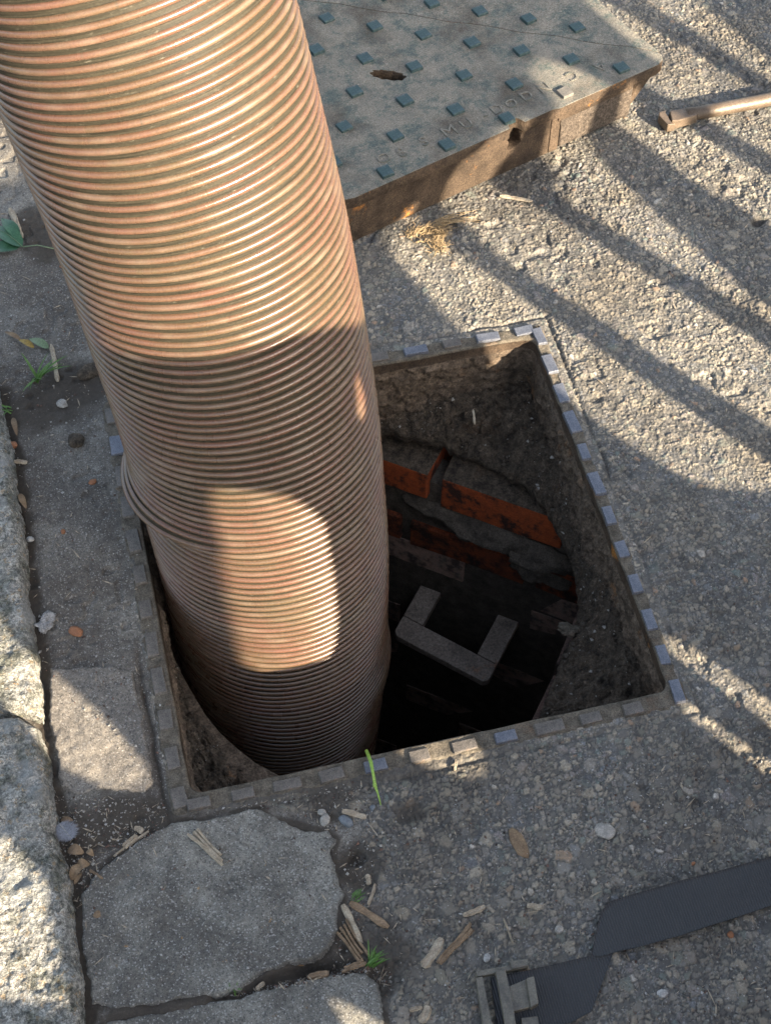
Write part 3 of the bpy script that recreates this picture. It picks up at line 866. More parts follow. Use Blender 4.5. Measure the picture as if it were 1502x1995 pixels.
def cover():
    sh = .032
    seam = [(LS + .010, sh - .010)]
    N_ = 22
    for k in range(1, N_):
        f = k / N_; seam.append((LS - (LS - sh) * f + .0018 * math.sin(k * 1.9), sh + (LS - sh) * f + .0018 * math.sin(k * 1.9)))
    seam.append((sh, LS))
    kx, ky = lloc(756, 146)
    ka = math.radians(-44) - 0.0
    kh = []
    for q in range(28):
        g = q * math.tau / 28; r = 1 + .10 * math.sin(q * 2.3)
        ex, ey = .031 * math.cos(g) * r, .0125 * (abs(math.sin(g)) ** .7) * math.copysign(1, math.sin(g)) * r
        kh.append((kx + ex * math.cos(ka) - ey * math.sin(ka), ky + ex * math.sin(ka) + ey * math.cos(ka)))
    nx, ny = lloc(1010, 246)
    notch = [(nx - .016, 0), (nx - .013, .008), (nx - .004, .013), (nx + .006, .018), (nx + .012, .012), (nx + .016, 0)]
    near = [(0, .02), (.004, .008), (.012, .003), (.024, 0)] + [(p[0], p[1]) for p in notch] + [(.405, 0), (.418, -.004), (LS - .010, -.004), (LS + .003, .001), (LS + .010, .012)]
    t1 = near + [(x - .0012, y - .0012) for x, y in seam] + [(0, LS - .02)]
    far = [(x + .0016, y + .0016) for x, y in seam[::-1]] + [(LS, .06)] + [(LS, LS - .02), (LS - .02, LS), (.06, LS)]
    far = [(x + .0016, y + .0016) for x, y in seam] + [(.06, LS), (LS - .02, LS), (LS, LS - .02), (LS + .006, .09), (LS + .0105, .045)]
    curve_solid('triangular_plate', t1, [kh], LZ - .022, LZ, M['lidtop'], lid, .0015, M['rust'])
    curve_solid('triangular_plate', far, [], LZ - .022, LZ - .0006, M['lidtop'], lid, .0015, M['rust'])
    # tapered pan below
    bm = bmesh.new()
    top = [(.006, .034), (.016, .024), (.405, .024), (.412, .013), (LS - .045, .013), (LS - .035, .003), (LS - .008, .003), (LS + .005, .016), (LS + .003, LS - .01), (.006, LS - .01)]
    bot = [(x if x < LS - .06 else x - .034, y if y > .03 or x < .5 else y + (.022 if x > LS - .02 else 0)) for x, y in top]
    a = [bm.verts.new((x, y, LZ - .0225)) for x, y in top]; b = [bm.verts.new((x, y, .003)) for x, y in bot]
    n = len(a)
    for i in range(n): bm.faces.new((b[i], b[(i + 1) % n], a[(i + 1) % n], a[i]))
    bm.faces.new(a); bm.faces.new(b[::-1])
    bm_obj('pan_side', bm, M['rust'], lid)
    bm = bmesh.new(); box(bm, .408, .427, .0008, .02, .002, LZ - .0235)
    bm_obj('panel_edge', bm, M['rust'], lid, False, .002, 2)
    bm = bmesh.new(); box(bm, .4285, LS - .055, -.001, .0135, .006, LZ - .026)
    for v in bm.verts: v.co.x += rng.uniform(-.004, .004); v.co.z += rng.uniform(-.004, .004)
    bm_obj('rough_panel', bm, M['roughpan'], lid, False, .003, 2)
    fp = curve_solid('front_plate', [(.004, .002), (.407, .002), (.407, .0775), (nx + .017, .0775), (nx + .012, .066), (nx + .014, .056), (nx + .004, .048), (nx - .010, .046), (nx - .016, .054), (nx - .012, .064), (nx - .019, .0775), (.004, .0775)], [], 0, .021, M['rust'], lid, .001)
    fp.rotation_euler = (math.pi / 2, 0, 0); fp.location = (0, .0235, 0)
    bm = bmesh.new(); box(bm, nx - .03, nx + .03, .0242, .034, .03, .078)
    bm_obj('keyway_pocket', bm, M['muck'], lid)
    bm = bmesh.new(); box(bm, .420, LS - .055, -.0015, .012, LZ - .034, LZ - .0235)
    bm_obj('panel_edge', bm, M['rust'], lid, False, .002, 2)
    bm = bmesh.new(); box(bm, kx - .05, kx + .05, ky - .05, ky + .05, LZ - .05, LZ - .035)
    bm_obj('keyhole_pocket', bm, M['muck'], lid)
    # studs
    proto = None; k = 0
    for a_ in range(-5, 8):
        for b_ in range(-4, 8):
            if (a_ + b_) % 2: continue
            x = .269 + .0585 * a_; y = .206 + .062 * b_
            if not (.012 < x < LS - .012 and .012 < y < LS - .02): continue
            if abs(x + y - LS - sh + .0) < .022: continue
            if math.hypot(x - kx, y - ky) < .03: continue
            if math.hypot(x - nx, y - ny) < .016: continue
            bare = (abs(x - lloc(1102, 184)[0]) < .02 and abs(y - lloc(1102, 184)[1]) < .02) or (abs(x - lloc(1225, 62)[0]) < .02 and abs(y - lloc(1225, 62)[1]) < .02)
            if proto is None or bare:
                bm = bmesh.new(); box(bm, -.0118, .0118, -.0118, .0118, -.003, .0052)
                for v in bm.verts:
                    if v.co.z > 0: v.co.x *= .93; v.co.y *= .93
                o = bm_obj('stud', bm, M['studbare' if bare else 'stud'], lid, False, .0011, 2)
                if not bare: proto = o
            else:
                o = proto.copy(); COL.objects.link(o); o.parent = lid
            o.location = (x, y, LZ + (0 if x + y < LS + sh else -.0006)); o.rotation_euler = (0, 0, rng.uniform(-.05, .05)); o.scale = (rng.uniform(.92, 1.04), rng.uniform(.92, 1.04), rng.uniform(.8, 1.1))
    # raised lettering, worn
    for ch, px, py, sc_ in (('O', 748, 309, 1), ('8', 783, 298, 1), ('S', 826, 277, 1), ('M', 876, 257, 1.15), ('U', 909, 242, 1), ('-', 944, 224, 1), ('D', 968, 214, 1), ('O', 996, 203, .9), ('D', 1026, 188, 1), ('N', 1058, 171, 1), ('C', 1113, 148, 1), ('A', 1168, 130, 1)):
        cu = bpy.data.curves.new('raised_letter', 'FONT'); cu.body = ch; cu.size = .030 * sc_; cu.extrude = .0011; cu.align_x = 'CENTER'; cu.align_y = 'CENTER'; cu.resolution_u = 3
        tmp = bpy.data.objects.new('tmp', cu); COL.objects.link(tmp)
        dg = bpy.context.evaluated_depsgraph_get(); dg.update()
        me = bpy.data.meshes.new_from_object(tmp.evaluated_get(dg)); me.name = 'raised_letter'
        COL.objects.unlink(tmp); bpy.data.objects.remove(tmp)
        me.materials.clear(); me.materials.append(M['lidtop'])
        o = bpy.data.objects.new('raised_letter', me); COL.objects.link(o); o.parent = lid
        x, y = lloc(px, py); o.location = (x, y, LZ + .0006); o.rotation_euler = (0, 0, math.pi if ch in 'CAN' else 0)


cover()

# ------------------------------------------------------------------ lifting key
key = tag(empty('lifting_key', tuple(G(1290, 236))), 'dusty steel lifting key rod lying on the tarmac to the right of the cover', 'lifting key')


def lifting_key():
    a = G(1300, 232, .014); b = G(1502, 193, .014); d = (b - a) / np.linalg.norm(b - a)
    inv = Matrix.Translation(tuple(-G(1290, 236)))
    n = np.array([-d[1], d[0], 0])
    bm = bmesh.new(); s0 = a + d * .035; e = a + d * .75
    tube(bm, [tuple(s0 + (e - s0) * k / 12) for k in range(13)], .0115, 16)
    o = bm_obj('shank', bm, M['rod'], key, True); o.matrix_parent_inverse = inv
    P_ = lambda x, y: tuple((a + d * x + n * y)[:2])
    bm = bmesh.new()
    prism(bm, [P_(.0, -.014), P_(.012, -.0165), P_(.05, -.012), P_(.05, .011), P_(.006, .012)], .004, .022, .06)
    o = bm_obj('flattened_end', bm, M['rod'], key, False, .002, 2); o.matrix_parent_inverse = inv
    bm = bmesh.new(); prism(bm, [P_(-.008, -.019), P_(.006, -.020), P_(-.001, -.0145), P_(-.002, .0125), P_(.004, .018), P_(-.010, .017), P_(-.014, .008)], .003, .019, .05)
    o = bm_obj('tee_tooth', bm, M['rod'], key, False, .0015, 2); o.matrix_parent_inverse = inv
    bm = bmesh.new(); h = e + n * .09; h2_ = e - n * .09
    tube(bm, [tuple(h + (h2_ - h) * k / 8) for k in range(9)], .0115, 14)
    o = bm_obj('handle', bm, M['rod'], key, True); o.matrix_parent_inverse = inv


lifting_key()

# ------------------------------------------------------------------ webbing strap with buckle
strap = tag(empty('webbing_strap', tuple(G(1190, 1860))), 'dark grey folded webbing strap with dusty plastic buckle lying on the tarmac', 'strap')


def sheet(name, top, bot, zt, zb, thick, mat, parent, inv, n=24, mrows=10, wav=.0012, seed=0):
    """a woven band between two edge polylines given in pixels, with heights along its length"""
    def res(l, z):
        l = np.array([[x, y] for x, y in l], float); s = np.r_[0, np.cumsum(np.hypot(*np.diff(l, axis=0).T))]; t = np.linspace(0, s[-1], n)
        x = np.interp(t, s, l[:, 0]); y = np.interp(t, s, l[:, 1]); zz = np.interp(np.linspace(0, 1, n), np.linspace(0, 1, len(z)), z)
        return np.array([G(p, q, r) for p, q, r in zip(x, y, zz)])
    A = res(top, zt); B = res(bot, zb)
    V = []
    for q in range(mrows):
        f = q / (mrows - 1); p = A * (1 - f) + B * f
        p[:, 2] += wav * fbm(p[:, 0], p[:, 1], .05, 3, seed); V.append(p)
    V = np.array(V); U = V.copy(); U[:, :, 2] -= thick
    k = mrows * n; i, j = np.meshgrid(np.arange(mrows - 1), np.arange(n - 1), indexing='ij')
    F = np.stack([i * n + j, i * n + j + 1, (i + 1) * n + j + 1, (i + 1) * n + j], -1).reshape(-1, 4)
    sd = []
    border = [(0, j) for j in range(n)] + [(i, n - 1) for i in range(1, mrows)] + [(mrows - 1, j) for j in range(n - 2, -1, -1)] + [(i, 0) for i in range(mrows - 2, 0, -1)]
    ids = [a * n + b for a, b in border]
    for q in range(len(ids)): sd.append((ids[q], ids[(q + 1) % len(ids)], ids[(q + 1) % len(ids)] + k, ids[q] + k))
    o = np_mesh(name, np.vstack([V.reshape(-1, 3), U.reshape(-1, 3)]), np.vstack([F, F[:, ::-1] + k, np.array(sd)]), mat, parent)
    o.matrix_parent_inverse = inv
    return o


def make_strap():
    inv = Matrix.Translation(tuple(-G(1190, 1860)))
    sheet('webbing', [(1152, 1862), (1160, 1815), (1172, 1772), (1186, 1757), (1210, 1748), (1300, 1722), (1400, 1696), (1502, 1668), (1800, 1590)],
          [(1168, 1864), (1182, 1860), (1194, 1856), (1215, 1850), (1240, 1845), (1320, 1824), (1400, 1798), (1502, 1764), (1800, 1680)], [.007, .013, .018, .016, .012, .012], [.009, .012, .015, .014, .012, .012], .0022, M['strap'], strap, inv, 60, 12, .0022, 301)
    sheet('webbing', [(955, 1905), (1030, 1890), (1110, 1871), (1196, 1851)], [(970, 2015), (1050, 2004), (1110, 1993), (1152, 1970)], [.010, .012, .009, .007], [.009, .010, .007, .006], .0022, M['strap'], strap, inv, 40, 12, .0015, 303)
    bk = [('left_bar', [(926, 1902), (940, 1899), (958, 1995), (962, 2030), (946, 2032)], .006, .017), ('cross_bar', [(964, 1888), (984, 1884), (1000, 1960), (1010, 2030), (990, 2033)], .014, .024),
          ('top_bar', [(924, 1892), (1028, 1873), (1030, 1884), (928, 1903)], .006, .016),
          ('prong', [(1024, 1905), (1040, 1900), (1050, 1955), (1034, 1964)], .016, .027),
          ('pad', [(976, 1926), (1026, 1906), (1036, 1962), (984, 1976)], .012, .0205), ('end_block', [(992, 1872), (1028, 1867), (1030, 1881), (996, 1888)], .006, .019), ('end_block', [(1014, 1982), (1048, 1978), (1052, 2010), (1018, 2018)], .008, .017)]
    for nm, poly, z0, z1 in bk:
        bm = bmesh.new(); prism(bm, GL(poly, z1), z0, z1, .04)
        o = bm_obj(nm, bm, M['buckle'], strap, False, .0016, 2); o.matrix_parent_inverse = inv


make_strap()


# ------------------------------------------------------------------ litter: chips, pebbles, leaves
def surf(px, py, extra=0.0):
    p = G(px, py); z = gz(p[0], p[1])
    for poly, zt in ((SLAB_A, .006), (SLAB_B, .006), (PATCH, .0045)):
        if pdist(np.array([p[0]]), np.array([p[1]]), poly)[0] > .004: z = max(z, zt)
    return Vector((p[0], p[1], max(z, -.004) + extra))


def wood(name, a, b, w, label, dark=False, th=.0035, group='wood chips scattered on the ground', cat='wood chip', lift=.0015, strands=1):
    pa, pb = surf(*a, lift), surf(*b, lift)
    d = pb - pa; L = d.length; d.normalize(); n = Vector((-d.y, d.x, 0)).normalized()
    root = Vector((pa + pb) / 2)
    bm = bmesh.new(); S_ = 9
    for sidx in range(strands):
        off = (sidx - (strands - 1) / 2) * w * .5
        w_ = w / strands * 1.15
        l0 = rng.uniform(0, .18) * (strands > 1); l1 = 1 - rng.uniform(0, .25) * (strands > 1)
        rows = []
        for k in range(S_ + 1):
            f = l0 + (l1 - l0) * k / S_
            c = pa + (pb - pa) * f - root + n * (off * (1 - .5 * f) + w * .10 * math.sin(f * 5 + sidx))
            taper = min(1, .62 + f * 4, .5 + (1 - f) * 5) * (1 + rng.uniform(-.16, .16))
            hw = w_ / 2 * taper
            up_ = th * (.6 + .4 * taper)
            rows.append([bm.verts.new(c + n * -hw), bm.verts.new(c + n * (-hw * .5) + Vector((0, 0, up_ * rng.uniform(.8, 1.1)))), bm.verts.new(c + n * (hw * .1) + Vector((0, 0, up_ * rng.uniform(.6, .9)))), bm.verts.new(c + n * (hw * .6) + Vector((0, 0, up_ * rng.uniform(.8, 1.1)))), bm.verts.new(c + n * hw)])
        for r0, r1 in zip(rows, rows[1:]):
            for q in range(4): bm.faces.new((r0[q], r0[q + 1], r1[q + 1], r1[q]))
            bm.faces.new((r0[4], r0[0], r1[0], r1[4]))
        bm.faces.new(rows[0]); bm.faces.new(rows[-1][::-1])
    o = bm_obj(name, bm, M['chipdark' if dark else 'chip'])
    o.location = root
    return tag(o, label, cat, group)


wood('wood_chip', (372, 1622), (445, 1690), .012, 'splintered wood chip lying alone on the big paving slab, top left of it', strands=3)
wood('wood_chip', (668, 1765), (705, 1838), .007, 'pale thin wood chip beside the right edge of the big slab, above the brown splinters')
wood('wood_chip', (682, 1760), (758, 1805), .008, 'brown-grey wood chip pointing down right from the small grass tuft at slab edge', dark=True)
wood('wood_chip', (660, 1800), (716, 1876), .013, 'bundle of brown splinters wedged along the lower right edge of the big slab', dark=True, strands=4)
wood('wood_chip', (712, 1872), (664, 1893), .009, 'dark brown chip lying across the joint above the lower slab', dark=True, strands=2)
wood('wood_chip', (860, 1828), (826, 1886), .011, 'short wide pale wood chip, left one of the leaning pair on tarmac')
wood('wood_chip', (920, 1802), (853, 1880), .010, 'long brown-edged wood chip, right one of the leaning pair on tarmac', dark=True, strands=2)
wood('wood_chip', (943, 1768), (902, 1786), .006, 'small pale wood chip just above the long leaning chip on tarmac')
wood('wood_chip', (731, 1722), (718, 1764), .004, 'narrow curved wood sliver standing upright above the brown-grey chip')
wood('wood_chip', (715, 1704), (720, 1723), .006, 'stubby beige wood chip at top of the chip cluster by slab')
wood('wood_chip', (667, 1583), (714, 1593), .007, 'whitish wood chip below the near rim, next to the round pebble')
wood('wood_chip', (1026, 1765), (1053, 1770), .006, 'little cream wood chip alone on tarmac left of the strap')
wood('wood_chip', (833, 1960), (822, 1994), .010, 'pale wedge wood chip at bottom edge, left of the buckle')
wood('wood_chip', (798, 1971), (822, 1962), .005, 'tiny pale wood chip beside the lower slab corner near the bottom')
wood('wood_chip', (28, 898), (54, 900), .006, 'pinkish wood chip lying in the joint beside the upper kerb stone')
wood('wood_chip', (973, 384), (1037, 395), .005, 'long straw-coloured sliver on sunlit tarmac below the cover')
wood('wood_chip', (222, 1668), (290, 1618), .0035, 'long thin twig crossing the soil left of the big slab', group='twigs on the soil')
wood('wood_chip', (243, 1652), (270, 1622), .008, 'split woody piece under the long thin twig', group='twigs on the soil', strands=2)
wood('wood_chip', (262, 1612), (280, 1618), .007, 'stubby wood piece above the long thin twig', group='twigs on the soil')
wood('wood_chip', (175, 1695), (203, 1716), .003, 'thin reddish-brown twig at the top left corner of the big slab', dark=True, group='twigs on the soil')
wood('wood_chip', (20, 407), (44, 462), .008, 'forked pale twig above the dark green leaves', cat='twig', group='twigs on the soil')
wood('wood_chip', (100, 672), (114, 743), .006, 'dry grass stalk lying beside the green tuft', cat='twig', group='twigs on the soil')
wood('wood_chip', (888, 1482), (886, 1502), .003, 'tiny golden sliver standing by the near rim in the sunlit spot')
wood('wood_chip', (980, 1790), (1000, 1840), .002, 'fine pale fibre near the strap fold')
wood('wood_chip', (600, 1905), (640, 1893), .008, 'chunky tan chip lying in the joint below the big slab', dark=True)
wood('wood_chip', (500, 1928), (514, 1912), .005, 'pale stub of wood in the joint, left of the chunky tan chip')


def lump(name, px, py, r, mat, label, cat, squash=.6, seed=0, group=None, z=None, sub=3):
    crumple = name in ('crumpled_foil', 'pale_fungus')
    bm = bmesh.new(); bmesh.ops.create_icosphere(bm, subdivisions=sub, radius=1)
    co = np.array([v.co[:] for v in bm.verts])
    nz = fbm(co[:, 0] * 1.2 + seed * 3.1, co[:, 1] * 1.2 + co[:, 2] * 1.7, 1.0, 4, 400 + seed)
    rr = r if isinstance(r, tuple) else (r, r * .8, r * squash)
    for v, k in zip(bm.verts, nz):
        if crumple: k = k * 2.0 + .9 * (abs(fbm(v.co.x * 2.4 + 9, v.co.y * 2.4 + v.co.z * 1.3, .5, 3, 77)) - .4)
        v.co *= 1 + .45 * k; v.co = Vector((v.co.x * rr[0], v.co.y * rr[1], v.co.z * rr[2]))
    o = bm_obj(name, bm, mat, None, sub > 2)
    o.location = surf(px, py, rr[2] * .45) if z is None else Vector(G(px, py, z))
    o.rotation_euler = (0, 0, seed * 1.3)
    return tag(o, label, cat, group)


lump('pebble', 633, 1598, .0075, M['pebble'], 'round speckled grey pebble in the soil below the near rim', 'pebble', .8, 1)
lump('pebble', 628, 1583, .005, M['pebble'], 'small tan pebble just above the round speckled pebble', 'pebble', .6, 2)
lump('pebble', 675, 1600, (.0065, .010, .006), M['slate'], 'blue-grey rectangular stone touching the whitish wood chip', 'pebble', .6, 3)
lump('pebble', 121, 785, .009, M['pebble'], 'flat brown stone in the soil below the green tuft', 'pebble', .45, 4)
lump('pebble', 181, 938, .006, M['orange'], 'orange-brown chip of stone on the cement left of the hose', 'pebble', .4, 5)
lump('pebble', 124, 1036, .004, M['orange'], 'tiny peach pebble on the cement in front of the kerb joint', 'pebble', .6, 6)
lump('pebble', 60, 1049, .0055, M['white'], 'round white pebble tight against the kerb joint', 'pebble', .7, 7)
lump('pebble', 1178, 1620, (.010, .013, .003), M['pebble'], 'flat pale stone set in the tarmac below the near right corner', 'pebble', .3, 8)
lump('pebble', 148, 1229, (.010, .008, .003), M['orange'], 'flat tan flake on cement right of the crumpled foil', 'pebble', .3, 9)
lump('pebble', 1088, 1812, .006, M['pebble'], 'grey pebble on tarmac left of the strap fold', 'pebble', .5, 10)
lump('pebble', 1010, 1642, (.020, .008, .0025), M['leafb'], 'flat reddish stone bedded in the tarmac below the near rim', 'pebble', .3, 11)
lump('pebble', 1290, 1936, .006, M['white'], 'white angular chip of stone under the strap, lower right', 'pebble', .5, 12)
lump('pebble', 948, 1866, .005, M['white'], 'white triangular stone chip above the buckle', 'pebble', .5, 13)
lump('pebble', 24, 866, .008, M['orange'], 'rust-red pebble in the kerb joint above the pinkish chip', 'pebble', .6, 14)
lump('brick_crumb', 1350, 1682, .003, M['orange'], 'bright orange crumb on tarmac above the strap', 'crumb', .7, 15)
lump('brick_crumb', 1422, 1820, .0045, M['orange'], 'bright orange crumb on tarmac below the strap', 'crumb', .7, 16)
lump('paper_scrap', 122, 517, .005, M['orange'], 'small red scrap beside the hose on the left', 'scrap', .4, 17)
lump('crumpled_foil', 90, 1216, (.013, .013, .007), M['foil'], 'crumpled whitish-grey scrap beside the kerb', 'scrap', .5, 18, sub=4)
lump('pale_fungus', 1112, 1225, (.015, .010, .008), M['fill'], 'pale grey lump stuck on the edge of the mortar inside the hole', 'lump', .5, 19, z=-.165, sub=4)
lump('pebble', 725, 1575, .004, M['slate'], 'small dark pebble at the foot of the green stem', 'pebble', .6, 20)
lump('soil_clod', 150, 860, (.014, .011, .007), M['muck'], 'black soil clod on the cement left of the hose', 'clod', .5, 21)
lump('soil_clod', 175, 725, (.02, .012, .007), M['muck'], 'large dark soil clod against the hose by the green tuft', 'clod', .5, 22)


def leaf(name, base, tip, w, mat, label, lift=.004, arch=.006, cat='leaf', group=None, vein=None, parent=None):
    a, b = surf(*base, lift), surf(*tip, lift)
    d = b - a; L = d.length; d.normalize(); n = Vector((-d.y, d.x, 0)).normalized()
    bm = bmesh.new(); rows = []; K = 12
    for k in range(K + 1):
        f = k / K; hw = w / 2 * (math.sin(math.pi * min(1, f ** .8)) ** .75 + .02)
        c = a + (b - a) * f + Vector((0, 0, arch * math.sin(math.pi * f)))
        rows.append([bm.verts.new(c - n * hw + Vector((0, 0, hw * .25 * math.sin(3 * f + 1)))), bm.verts.new(c - n * hw * .5 + Vector((0, 0, .0004))), bm.verts.new(c - Vector((0, 0, w * .05))), bm.verts.new(c + n * hw * .5 + Vector((0, 0, .0004))), bm.verts.new(c + n * hw + Vector((0, 0, hw * .2)))])
    for r0, r1 in zip(rows, rows[1:]):
        for q in range(4): bm.faces.new((r0[q], r0[q + 1], r1[q + 1], r1[q]))
    o = bm_obj(name, bm, mat, parent, True)
    if label: tag(o, label, cat, group)
    if vein:
        bm = bmesh.new(); tube(bm, [a + (b - a) * (k / 8) + Vector((0, 0, arch * math.sin(math.pi * k / 8) + .0004 - w * .03)) for k in range(9)], [.0007 * (1 - k / 10) for k in range(9)], 5)
        v = bm_obj('midrib', bm, vein, o if not parent else parent, True)
    return o


sprig = tag(empty('leaf_sprig', tuple(surf(44, 483))), 'sprig of three glossy dark green leaves at the left edge', 'leaf sprig')


def do_sprig():
    inv = Matrix.Translation(-surf(44, 483))
    before = set(COL.objects)
    leaf('leaf', (46, 484), (-14, 446), .030, M['leafg'], None, .006, .008, vein=M['leafp'], parent=sprig)
    leaf('leaf', (40, 484), (-24, 494), .026, M['leafg'], None, .004, .006, parent=sprig)
    leaf('leaf', (40, 470), (6, 432), .020, M['leafg'], None, .010, .006, parent=sprig)
    bm = bmesh.new(); tube(bm, [surf(46, 483, .004), surf(75, 481, .006), surf(108, 486, .003)], [.0012, .0009, .0012], 6)
    bm_obj('stalk', bm, M['leafp'], sprig, True)
    for o in COL.objects:
        if o not in before and o.parent == sprig: o.matrix_parent_inverse = inv


do_sprig()
leaf('fallen_leaf', (96, 679), (58, 661), .014, M['leafp'], 'grey-green leaf lying above the grass tuft', .004, .004)
leaf('fallen_leaf', (68, 679), (38, 664), .010, M['leafy'], 'yellow-edged curled leaf touching the grey-green leaf', .003, .004)
leaf('fallen_leaf', (42, 664), (10, 648), .008, M['leafb'], 'thin brown leaf left of the yellow-edged leaf', .003, .003)
leaf('fallen_leaf', (138, 1715), (165, 1684), .012, M['leafb'], 'curled pale brown leaf in the crevice between lower kerb and slab', .002, .012)
leaf('fallen_leaf', (150, 1690), (176, 1684), .013, M['leafb'], 'crinkled brown leaf just right of the curled leaf', .003, .008)
leaf('fallen_leaf', (132, 1655), (165, 1662), .014, M['leafb'], 'dull brown leaf below the feather', .002, .006)
leaf('fallen_leaf', (170, 1658), (184, 1668), .008, M['leafb'], 'small folded leaf in the soil right of the feather', .002, .006)
leaf('fallen_leaf', (118, 1597), (144, 1599), .007, M['leafb'], 'reddish brown scale above the feather', .002, .004)
leaf('fallen_leaf', (38, 960), (52, 990), .009, M['leafb'], 'torn beige leaf in the joint beside the upper kerb', .002, .004)
leaf('fallen_leaf', (26, 812), (34, 848), .008, M['leafb'], 'twisted dry leaf against the kerb below the tuft', .002, .006)
leaf('fallen_leaf', (145, 1722), (160, 1700), .006, M['leafb'], 'narrow dry leaf standing under the curled brown leaf', .002, .003)
leaf('fallen_leaf', (186, 1782), (198, 1790), .010, M['leafb'], 'flat tan leaf scrap on the left part of the big slab', .001, .001)


def feather():
    root = tag(empty('feather', tuple(surf(125, 1625))), 'fluffy blue-white down feather caught against the lower kerb', 'feather')
    inv = Matrix.Translation(-surf(125, 1625))
    a = surf(115, 1603, .006); b = surf(141, 1636, .009); bm = bmesh.new()
    tube(bm, [a + (b - a) * k / 6 + Vector((0, 0, .001 * math.sin(k / 2))) for k in range(7)], [.0008 - .00008 * k for k in range(7)], 5)
    o = bm_obj('quill', bm, M['white'], root, True); o.matrix_parent_inverse = inv
    bm = bmesh.new(); d = (b - a).normalized(); n = Vector((-d.y, d.x, 0))
    for k in range(1000):
        f = rng.random(); sd = rng.choice((-1, 1)); c = a + (b - a) * (.1 + .95 * f)
        ln = rng.uniform(.010, .020) * (1 if sd < 0 else .85) * (math.sin(math.pi * (.15 + .8 * f)))
        dr = (n * sd * -1 + d * rng.uniform(-.1, .8) + Vector((0, 0, rng.uniform(-.35, .3)))).normalized()
        s_ = d * .00022
        m_ = c + dr * ln * .5 + Vector((0, 0, .001)); e = c + dr * ln
        v = [bm.verts.new(c - s_), bm.verts.new(c + s_), bm.verts.new(m_ + s_), bm.verts.new(m_ - s_), bm.verts.new(e)]
        bm.faces.new((v[0], v[1], v[2], v[3])); bm.faces.new((v[3], v[2], v[4]))
    o = bm_obj('vane', bm, M['down'], root); o.matrix_parent_inverse = inv


M['down'] = m_simple('feather_down', (.20, .21, .24), (.30, .31, .34), 60, .9, .0002, 200)
feather()


def tuft(px, py, n, L, label, spread=1.0, aim=None, w=.0022, mat='grass'):
    base = surf(px, py); bm = bmesh.new()
    for k in range(n):
        an = rng.uniform(0, math.tau) if aim is None else aim + rng.gauss(0, .5)
        d = Vector((math.cos(an), math.sin(an), 0)); l = L * rng.uniform(.5, 1.1); sp = spread * rng.uniform(.4, 1)
        b0 = Vector((rng.gauss(0, .003), rng.gauss(0, .003), 0)); n_ = Vector((-d.y, d.x, 0))
        prev = None; ww = w * rng.uniform(.6, 1.2)
        for q in range(7):
            f = q / 6
            c = b0 + d * l * sp * f + Vector((0, 0, l * (1 - .4 * sp) * (f - .62 * f * f * sp) * 1.1))
            h = ww / 2 * (1 - f ** 2.2) + .0001
            cur = (bm.verts.new(c - n_ * h), bm.verts.new(c - Vector((0, 0, h * .5))), bm.verts.new(c + n_ * h))
            if prev: bm.faces.new((prev[0], prev[1], cur[1], cur[0])); bm.faces.new((prev[1], prev[2], cur[2], cur[1]))
            prev = cur
    o = bm_obj('grass_tuft', bm, M[mat], None, True); o.location = base
    return tag(o, label, 'grass tuft')


tuft(72, 738, 15, .07, 'spreading green grass tuft rooted by the kerb left of the hose', .9, None, .0042)
tuft(722, 1876, 22, .032, 'bright green grass tuft at the right corner between the two slabs', .75, math.radians(25), .0022)
tuft(690, 1752, 14, .020, 'small dull green tuft at the right edge of the big slab', .8, math.radians(20), .0014)
tuft(455, 1930, 10, .018, 'tiny dark green tuft in the joint below the big slab', .6, None, .0018)
tuft(20, 795, 5, .025, 'few low green blades lying against the upper kerb', 1.0, math.radians(200), .003)


def stem():
    a = surf(742, 1572, .002); b = surf(714, 1470, .012)
    root = tag(empty('green_stem', tuple(a)), 'bright green plant stem lying across the near rim of the frame', 'plant stem')
    inv = Matrix.Translation(-a)
    bm = bmesh.new(); pts = [a, a + (b - a) * .2 + Vector((0, 0, .002)), a + (b - a) * .34 + Vector((-.001, 0, .003)), a + (b - a) * .5 + Vector((0, 0, .006)), a + (b - a) * .75 + Vector((.001, 0, .007)), b]
    tube(bm, pts, [.0006, .0012, .0022, .0019, .0024, .0022], 10)
    o = bm_obj('stalk', bm, M['stem'], root, True); o.matrix_parent_inverse = inv
    bm = bmesh.new(); p = pts[2]; tube(bm, [p + Vector((.001, -.001, 0)), p, p + (b - a).normalized() * .004], [.0027, .0029, .0022], 10)
    o = bm_obj('node', bm, M['stem'], root, True); o.matrix_parent_inverse = inv


stem()


